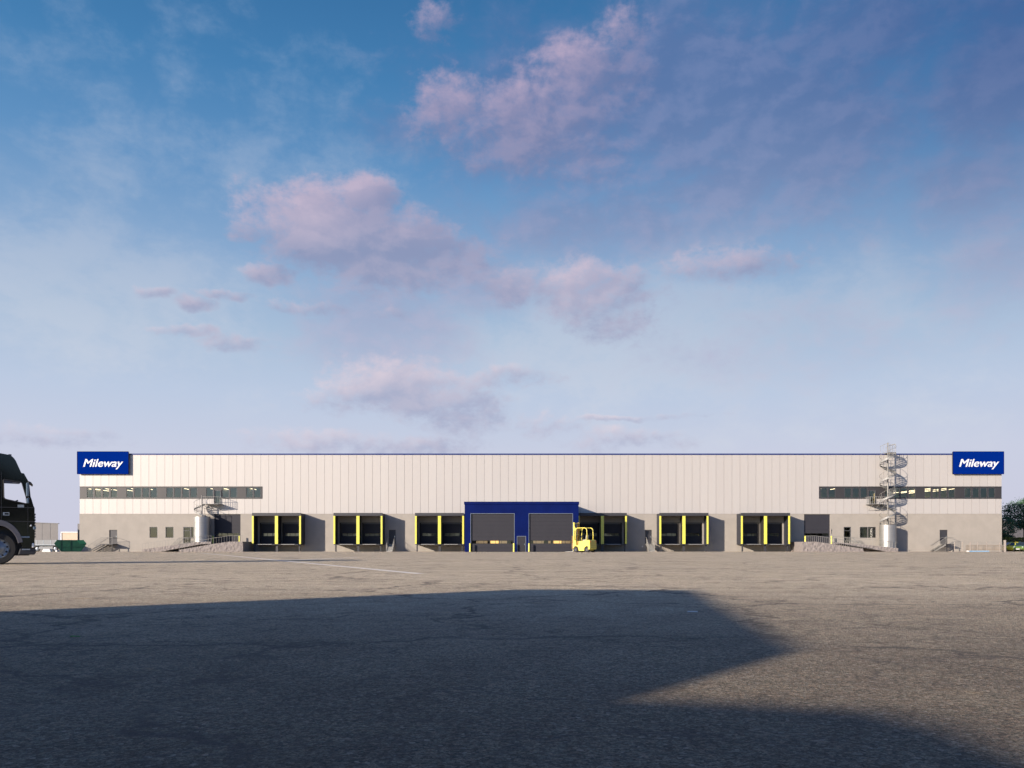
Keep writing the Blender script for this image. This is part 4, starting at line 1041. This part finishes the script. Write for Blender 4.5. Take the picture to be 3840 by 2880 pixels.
MB().box(a + .21, b, Yb, Yb + .3, .02, .16).build('beam', 'pale_blue', bm_, bevel=.02); MB().box(a, a + .2, Yb - .03, Yb + .33, 0, .2).build('end_block', 'white', bm_, bevel=.02)

# cars
def car(X, Y, rot, body_mat, label, kind=0):
    t = thing('parked_car', label, 'car', (X, Y, 0), 'cars parked beyond the fence', rotz=rot, local=True)
    L, Wd = 4.1, 1.72; hw = Wd / 2
    # body sections lofted along x (front +)
    xs = [-2.02, -1.9, -1.5, -1.0, -.4, .3, .9, 1.3, 1.7, 1.95, 2.05]
    top = [.72, .86, .93, .94, .93, .93, .92, .88, .78, .66, .50]; wid = [.74, .80, .84, .86, .86, .86, .86, .85, .82, .74, .62]
    m = MB(); secs = []
    for x, zt_, w_ in zip(xs, top, wid):
        zb_ = .22 if abs(x) < 1.9 else .32
        for_wheel = 0
        pts = [(w_ * .9, zb_), (w_, zb_ + .12), (w_, zt_ * .72), (w_ * .95, zt_ * .93), (w_ * .80, zt_), (0, zt_ + .02)]
        sec = [(x, y, z) for y, z in pts] + [(x, -y, z) for y, z in pts[::-1][1:]]
        secs.append(sec)
    for s0, s1 in zip(secs, secs[1:]):
        for k in range(len(s0) - 1): m.quad(s0[k], s1[k], s1[k + 1], s0[k + 1])
        m.quad(s0[-1], s1[-1], s1[0], s0[0])
    m.quad(*secs[0]); m.quad(*secs[-1])
    bd = m.build('body', body_mat, t, smooth=True)
    # greenhouse
    gx = [(-1.75, .90), (-1.25, 1.34), (-.6, 1.44), (.1, 1.42), (.95, .93)]
    g = MB(); prev = None
    for x, z in gx:
        w0, w1 = .80, .80 - (z - .9) * .38; sec = [(x, w1, z), (x, -w1, z)]
        if prev: g.quad(prev[0], sec[0], sec[1], prev[1])
        prev = sec
    for e in (-1, 1):
        g.quad(*[(x, e * (.80 - (z - .9) * .38), z) for x, z in gx], )
    g.build('cabin_glass', 'car_glass', t)
    r = MB()
    for (x0_, z0_), (x1_, z1_) in zip(gx[1:3], gx[2:4]):
        w0, w1 = .80 - (z0_ - .9) * .38, .80 - (z1_ - .9) * .38; r.quad((x0_, w0, z0_ + .012), (x1_, w1, z1_ + .012), (x1_, -w1, z1_ + .012), (x0_, -w0, z0_ + .012))
    for e in (-1, 1):
        line = [(x, e * (.81 - (z - .9) * .38), z + .005) for x, z in gx]; r.tube(line, .035, 6); r.tube([(-.35, e * .81, .93), (-.38, e * .61, 1.42)], .035, 6)
    r.build('roof', body_mat, t)
    for x in (-1.28, 1.30):
        for e in (-1, 1):
            y = e * .76; w_ = MB().lathe([(.2, -.1), (.29, -.11), (.31, -.08), (.31, .08), (.29, .11), (.2, .1)], (x, y, .31), 'y', 24).build('wheel', 'rubber', t)
            MB().lathe([(.2, e * .10), (.17, e * .06), (.06, e * .09), (0, e * .10)], (x, y, .31), 'y', 20).build('rim', 'alloy', w_)
    for e in (-1, 1):
        MB().lathe([(0, .02), (.10, .0), (.13, -.08)], (1.93, e * .56, .62), 'x', 14).build('headlight', 'lamp_glass', t, smooth=True)
        MB().box(.62, .80, e * .86, e * (.98), .92, 1.04).build('wing_mirror', body_mat, t, bevel=.02)
    m = MB(); m.box(1.98, 2.07, -.45, .45, .34, .50); m.build('grille', 'black_plastic', t); m = MB(); m.box(2.071, 2.08, -.24, .24, .33, .43); m.build('number_plate', 'white', t)
    return t
Yk = 129; 
car(Q(3788, 0, Yk)[0], Yk, R(180), 'car_yellow', 'bright yellow car seen side-on just right of the white post')
car(Q(3838, 0, 125)[0], 125, R(218), 'car_green', 'green car with dark front, turned to the yard at the right edge')
car(Q(3835, 0, 134)[0], 134.5, R(175), 'car_white', 'white car parked behind the yellow and green cars')

# ------------------------------------------------------------------ added behind the camera: unseen casters shaped to shade the foreground
v = Vector((math.cos(R(SUN_AZ)), math.sin(R(SUN_AZ)))); n = Vector((-v.y, v.x)); tanE = math.tan(R(SUN_EL)); Lb = 9.0
def prof_uv(px, py):
    x, y = G(px, py); p = Vector((x, y)); return p.dot(n), (Lb + p.dot(v)) * tanE
ps = [prof_uv(*q) for q in ((1960, 2210), (2610, 2213), (3020, 2437))]
ps2 = [prof_uv(*q) for q in ((2425, 2618), (2875, 2638), (3309, 2662), (3570, 2722), (3840, 2825))]
def extr(mb, pts, back, off=0):
    o = Vector((-v.x * (Lb + off), -v.y * (Lb + off)))
    a = [Vector((o.x + n.x * u, o.y + n.y * u, z)) for u, z in pts]; d = Vector((-v.x * back, -v.y * back, 0)); b = [p + d for p in a]
    i = len(mb.v); k = len(a); mb.v += [tuple(p) for p in a + b]
    mb.f.append(tuple(range(i, i + k))); mb.f.append(tuple(reversed(range(i + k, i + 2 * k))))
    for q in range(k): mb.f.append((i + q, i + (q + 1) % k, i + k + (q + 1) % k, i + k + q))
u0 = ps[0][0]; m = MB()
e_ = ps2[0]
extr(m, [(u0, 0), (u0, ps[0][1]), ps[1], ps[2], (e_[0] + .02, e_[1]), (e_[0] + .02, 0)], 5)  # added unseen block, its roofline traced back from the foreground shadow outline
sd = thing('shadow_caster', 'added unseen building behind the viewer, shaped to throw the long foreground shadow', 'shadow caster', (-v.x * Lb, -v.y * Lb, 0))
m.build('caster_wall', 'caster_wall', sd)
m = MB(); dz_ = .06 * tanE
extr(m, [(e_[0] + .6, 0), (e_[0] + .6, e_[1] - dz_)] + [(u, z - dz_) for u, z in ps2] + [(-1.0, ps2[-1][1] - .25), (-1.0, 0)], 3, -.06)  # another added block, lower, its top traced back from the near shadow edge
sd2 = thing('low_caster', 'added low block unseen behind the viewer, shaped to throw the lower right shadow', 'timber stack', (-v.x * Lb, -v.y * Lb, 0)); m.build('caster_block', 'caster_wall', sd2)
# trees behind the yard (seen in glass and paint)
rt = tree('yard_tree', 'tall broadleaf tree on the far side of the yard behind the viewer', 70, -70, 13, 5, 8, 5, 11, 60, 55, .34, 'leaf_warm', 'trees behind the viewer')
for k, (x, y) in enumerate(((84, -62), (98, -74), (112, -60), (128, -70), (145, -58), (56, -80), (42, -76), (160, -75), (28, -72), (14, -80), (0, -70), (-13, -78), (-27, -72), (-40, -82), (-54, -76), (-68, -84))):
    c = copy_tree(rt); c.location = (x, y, 0); c.rotation_euler.z = k * 1.3; sc_ = .85 + .1 * (k % 4); c.scale = (sc_, sc_, sc_)

# ------------------------------------------------------------------ small things on the asphalt
x, y = G(275, 2391); m = MB(); m.quad((x - .02, y - .01, .006), (x, y - .02, .016), (x + .025, y, .008), (x, y + .015, .012))
m.quad((x + .02, y, .006), (x + .035, y - .012, .014), (x + .05, y + .005, .007), (x + .03, y + .012, .01)); tag(m.build('green_leaf', mat('fresh_leaf', (.03, .45, .06), .5)), 'bright green leaf lying on the shaded asphalt at left', 'leaf')
x, y = G(2597, 2297); m = MB(); m.prism([(x - .05, y - .02), (x + .04, y - .03), (x + .05, y + .03), (x - .03, y + .04)], .005, .012, 'xy'); tag(m.build('paper_scrap', 'white'), 'white paper scrap on the shaded asphalt right of centre', 'paper scrap')
x, y = G(1090, 2093); m = MB(); m.prism([(x + .5 * math.cos(R(a)) * (1 + .3 * math.sin(a)), y + .9 * math.sin(R(a)) * (1 + .2 * math.cos(a * 2))) for a in range(0, 360, 30)], .003, .006, 'xy'); tag(m.build('oil_stain', mat('oil', (.05, .045, .04), .5)), kind='structure')
rng = random.Random(9); m = MB()
for k in range(700):
    Y = 1.55 + 11 * rng.random() ** 1.6; X = rng.uniform(-.66, .66) * Y; r = rng.uniform(.0015, .0042) * (1 if Y < 5 else 1.5)
    c = Vector((X, Y, r * .3)); i = len(m.v)
    rr = [r * rng.uniform(.7, 1.3) for _ in range(5)]; a0 = rng.uniform(0, 6)
    m.v += [tuple(c + Vector((rr[q] * math.cos(a0 + q * 1.2566), rr[q] * math.sin(a0 + q * 1.2566), -.2 * r))) for q in range(5)] + [tuple(c + Vector((0, 0, r * .8)))]
    for q in range(5): m.f.append((i + q, i + (q + 1) % 5, i + 5))
tag(m.build('loose_grit', mat('grit', (.16, .14, .12), .9, var=.6, vs=40, spec=.1)), 'loose grit scattered over the asphalt', 'grit', kind='stuff')

# ------------------------------------------------------------------ sky
w = bpy.data.worlds.new('World'); sc.world = w; w.use_nodes = True
k = N(w.node_tree); wt = w.node_tree; bg = wt.nodes['Background']
tc = k.n('ShaderNodeTexCoord'); sp = k.n('ShaderNodeSeparateXYZ'); k.l(tc.outputs['Generated'], sp.inputs[0])
dx, dy, dz = sp.outputs
AZ = k.m('MULTIPLY', k.m('ARCTAN2', dx, dy), 57.29578); EL = k.m('MULTIPLY', k.m('ARCSINE', dz), 57.29578)
cv = k.n('ShaderNodeCombineXYZ'); k.l(AZ, cv.inputs[0]); k.l(EL, cv.inputs[1])
def ae(px, py):
    a = math.atan((px - CX) / F); e = math.atan((HY - py) / F * math.cos(a)); return math.degrees(a), math.degrees(e)
ramp = k.n('ShaderNodeValToRGB'); cr = ramp.color_ramp
stops = [(-5, (150, 150, 160)), (0, (204, 203, 221)), (6, (202, 207, 226)), (10, (188, 202, 225)), (14, (169, 191, 217)), (18.6, (138, 170, 207)), (24, (96, 145, 193)), (29, (70, 127, 178)), (34, (56, 111, 162)), (44, (30, 74, 130)), (60, (14, 40, 84)), (90, (8, 24, 56))]
k.l(k.m('DIVIDE', k.m('ADD', EL, 5), 95), ramp.inputs[0])
while len(cr.elements) < len(stops): cr.elements.new(.5)
for e, (a, c) in zip(cr.elements, stops): e.position = (a + 5) / 95; e.color = srgb(*c)
sky = ramp.outputs[0]
# warped cloud coordinates
def vscale(vec, s3):
    mp = k.n('ShaderNodeMapping'); mp.inputs['Scale'].default_value = s3; k.l(vec, mp.inputs[0]); return mp.outputs[0]
wn = k.n('ShaderNodeTexNoise'); wn.inputs['Scale'].default_value = .35; wn.inputs['Detail'].default_value = 5; wn.inputs['Roughness'].default_value = .55; k.l(cv.outputs[0], wn.inputs['Vector'])
ws_ = k.n('ShaderNodeVectorMath', operation='MULTIPLY_ADD'); k.l(wn.outputs['Color'], ws_.inputs[0]); ws_.inputs[1].default_value = (2.0, 1.5, 0); ws_.inputs[2].default_value = (-1.0, -.75, 0)
wa = k.n('ShaderNodeVectorMath', operation='ADD'); k.l(cv.outputs[0], wa.inputs[0]); k.l(ws_.outputs[0], wa.inputs[1])
sw = k.n('ShaderNodeSeparateXYZ'); k.l(wa.outputs[0], sw.inputs[0])
def blobs(lst, grow=1.0, flat=False):
    acc = None; num = None; wsum = None
    for (px, py, rx, ry, amp) in lst:
        a, e = ae(px, py); rx *= grow; ry *= grow; ra = rx / F * 57.3 * math.cos(R(a)) ** 2; re = ry / F * 57.3 * math.cos(R(e)) ** 2
        u = k.m('MULTIPLY', k.m('SUBTRACT', sw.outputs[0], a), 1 / ra); q = k.m('MULTIPLY', k.m('SUBTRACT', sw.outputs[1], e), 1 / re)
        d2 = k.m('ADD', k.m('MULTIPLY', u, u), k.m('MULTIPLY', q, q))
        if flat: d2 = k.m('MULTIPLY', d2, k.m('ADD', k.m('MULTIPLY', d2, .6), .4))
        g = k.m('MULTIPLY', k.m('EXPONENT', k.m('MULTIPLY', d2, -1.0)), amp)
        acc = g if acc is None else k.m('MAXIMUM', acc, g)
        if flat:
            t_ = k.m('MULTIPLY', g, k.m('SUBTRACT', q, k.m('MULTIPLY', u, .55))); num = t_ if num is None else k.m('ADD', num, t_); wsum = g if wsum is None else k.m('ADD', wsum, g)
    return (acc, k.m('DIVIDE', num, k.m('ADD', wsum, .05))) if flat else acc
cum = [(1250, 860, 270, 150, 1.15), (1370, 750, 110, 85, 1.2), (1500, 960, 290, 120, 1.15), (1150, 900, 180, 70, .9), (925, 880, 70, 40, .8),
       (1720, 400, 170, 130, .8), (1990, 470, 230, 170, .85), (2180, 320, 250, 170, .8), (2330, 160, 110, 110, .65), (2050, 560, 330, 130, .6), (1640, 80, 90, 90, .5),
       (2220, 1090, 190, 110, 1.0), (1920, 1085, 90, 70, .9), (2290, 1200, 150, 90, .75), (2770, 1000, 250, 60, .8),
       (1500, 1450, 260, 100, 1.0), (1740, 1540, 150, 90, .85), (1300, 1490, 180, 60, .7), (1880, 1420, 200, 45, .7), (2060, 1590, 120, 50, .6),
       (1180, 1650, 230, 50, .75), (1500, 1670, 300, 40, .75), (2350, 1650, 250, 45, .6), (150, 1640, 330, 45, .6),
       (1020, 1030, 100, 40, .85), (730, 1145, 75, 26, .9), (830, 1110, 100, 20, .8), (700, 1238, 120, 24, .85), (860, 1290, 130, 30, .7), (1130, 1155, 150, 28, .75), (590, 1100, 70, 20, .6), (1480, 1180, 70, 30, .6), (2400, 1565, 240, 12, .7)]
soft = [(2150, 430, 480, 300, .9), (2600, 350, 450, 320, 1.0), (2950, 500, 430, 330, .95), (3150, 120, 550, 170, .8), (3750, 300, 260, 320, .85), (2750, 700, 320, 110, .9), (3650, 700, 260, 200, .7), (3750, 1050, 350, 170, .6),
        (2300, 850, 560, 140, .75), (1450, 1250, 330, 180, .8), (1780, 1080, 260, 120, .7), (1350, 1130, 250, 90, .5), (1480, 480, 170, 110, .5), (2900, 1300, 600, 180, .45)]
veil = [(1050, 600, 480, 130, .8), (450, 600, 380, 150, .7), (1000, 330, 500, 170, .5), (250, 1080, 750, 230, 1.0), (1200, 1350, 500, 200, .4), (250, 260, 300, 220, .5), (2400, 1250, 650, 260, 1.1), (3300, 1100, 500, 180, .7), (3400, 1500, 500, 150, .6), (1950, 1300, 450, 170, .9), (700, 60, 300, 120, .4), (2700, 1640, 500, 60, .6)]
FB = lambda vec: k.noise(vec, .30, 9, .58, .2)
cvs = vscale(cv.outputs[0], (.8, 1.25, 1)); f1 = FB(cvs)
off = k.n('ShaderNodeVectorMath', operation='ADD'); off.inputs[1].default_value = (-.55, .75, 0); k.l(cvs, off.inputs[0]); f2 = FB(off.outputs[0])
bc, rel = blobs(cum, 1.28, True); bs_ = blobs(soft, 1.3); bv = blobs(veil, 1.3)
fine = k.noise(vscale(cv.outputs[0], (1, 1.4, 1)), 1.1, 9, .62)
den = k.ss(k.m('ADD', k.m('ADD', bc, k.m('MULTIPLY', k.m('SUBTRACT', f1, .5), 1.25)), k.m('MULTIPLY', k.m('SUBTRACT', fine, .5), .9)), .24, 1.0)
dso = k.ss(k.m('ADD', bs_, k.m('ADD', k.m('MULTIPLY', k.m('SUBTRACT', f1, .5), .95), k.m('MULTIPLY', k.m('SUBTRACT', fine, .5), .35))), .15, .85)
dve = k.ss(k.m('ADD', bv, k.m('ADD', k.m('MULTIPLY', k.m('SUBTRACT', f1, .5), 1.7), k.m('MULTIPLY', k.m('SUBTRACT', fine, .5), .5))), .2, 1.05)
light = k.ss(k.m('SUBTRACT', f1, f2), -.10, .14)
# body light also grows with the upper/left edge of each cloud (thin edge = pink)
edge = k.ss(den, .15, .95, 1, 0)
lit = k.m('ADD', k.m('MULTIPLY', light, .26), k.m('ADD', k.ss(rel, -.35, .95, 0, .85), k.m('MULTIPLY', edge, .08)), clamp=True)
elf = k.ss(EL, 7, 30)           # low clouds paler than high ones
c_sh = k.mix(elf, srgb(168, 174, 201), srgb(112, 126, 168)); c_li = k.mix(elf, srgb(224, 212, 222), srgb(186, 170, 196))
cc = k.mix(lit, c_sh, c_li)
sky = k.mix(k.m('MULTIPLY', dve, .58), sky, k.mix(elf, srgb(208, 214, 227), srgb(142, 168, 202)))
c_so = k.mix(elf, srgb(180, 188, 214), srgb(94, 118, 166)); c_so2 = k.mix(elf, srgb(196, 192, 214), srgb(128, 140, 182))
sky = k.mix(k.m('MULTIPLY', dso, .80), sky, k.mix(k.m('MULTIPLY', light, .55), c_so, c_so2))
sky = k.mix(k.m('MULTIPLY', den, .9), sky, cc)
# darker towards the upper right
dk = k.m('MULTIPLY', k.ss(AZ, 12, 36), k.ss(EL, 12, 32)); sky = k.mix(k.m('MULTIPLY', dk, .6), sky, srgb(45, 82, 140))
ni = k.n('ShaderNodeTexSky', sky_type='NISHITA'); ni.sun_disc = False; ni.sun_elevation = R(SUN_EL); ni.sun_rotation = R(270 - SUN_AZ + 0); ni.air_density = 1.2; ni.dust_density = .6
EXPO = 1.0
nsc = k.mix(1.0, ni.outputs[0], (.046, .064, .112, 1), 'MULTIPLY')
front = k.ss(dy, -.25, .15)
gain = 2 ** -EXPO
skg = k.mix(1.0, sky, (gain, gain, gain, 1), 'MULTIPLY')
fin = k.mix(front, nsc, skg)
k.l(fin, bg.inputs[0]); bg.inputs[1].default_value = 1.0

# ------------------------------------------------------------------ sun, camera, look
sl = bpy.data.lights.new('sun', 'SUN'); sl.energy = 5.0; sl.angle = R(.6); sl.color = (1, .86, .70)
so = bpy.data.objects.new('sun', sl); COL.objects.link(so)
dv = Vector((v.x * math.cos(R(SUN_EL)), v.y * math.cos(R(SUN_EL)), -math.sin(R(SUN_EL)))); so.rotation_euler = dv.to_track_quat('-Z', 'Y').to_euler(); so.location = (-60, -40, 40)
cam = bpy.data.cameras.new('camera'); co = bpy.data.objects.new('camera', cam); COL.objects.link(co); co.location = (0, 0, H); co.rotation_euler = (R(90), 0, 0)
cam.sensor_width = 36; cam.lens = F / 3840 * 36; cam.shift_y = (HY - 1440) / 3840; cam.clip_end = 4000; cam.clip_start = .05
sc.camera = co
sc.view_settings.view_transform = 'Standard'; sc.view_settings.look = 'None'; sc.view_settings.exposure = EXPO; sc.view_settings.gamma = 1
for o in bpy.data.objects:
    if '_o' in o: del o['_o']
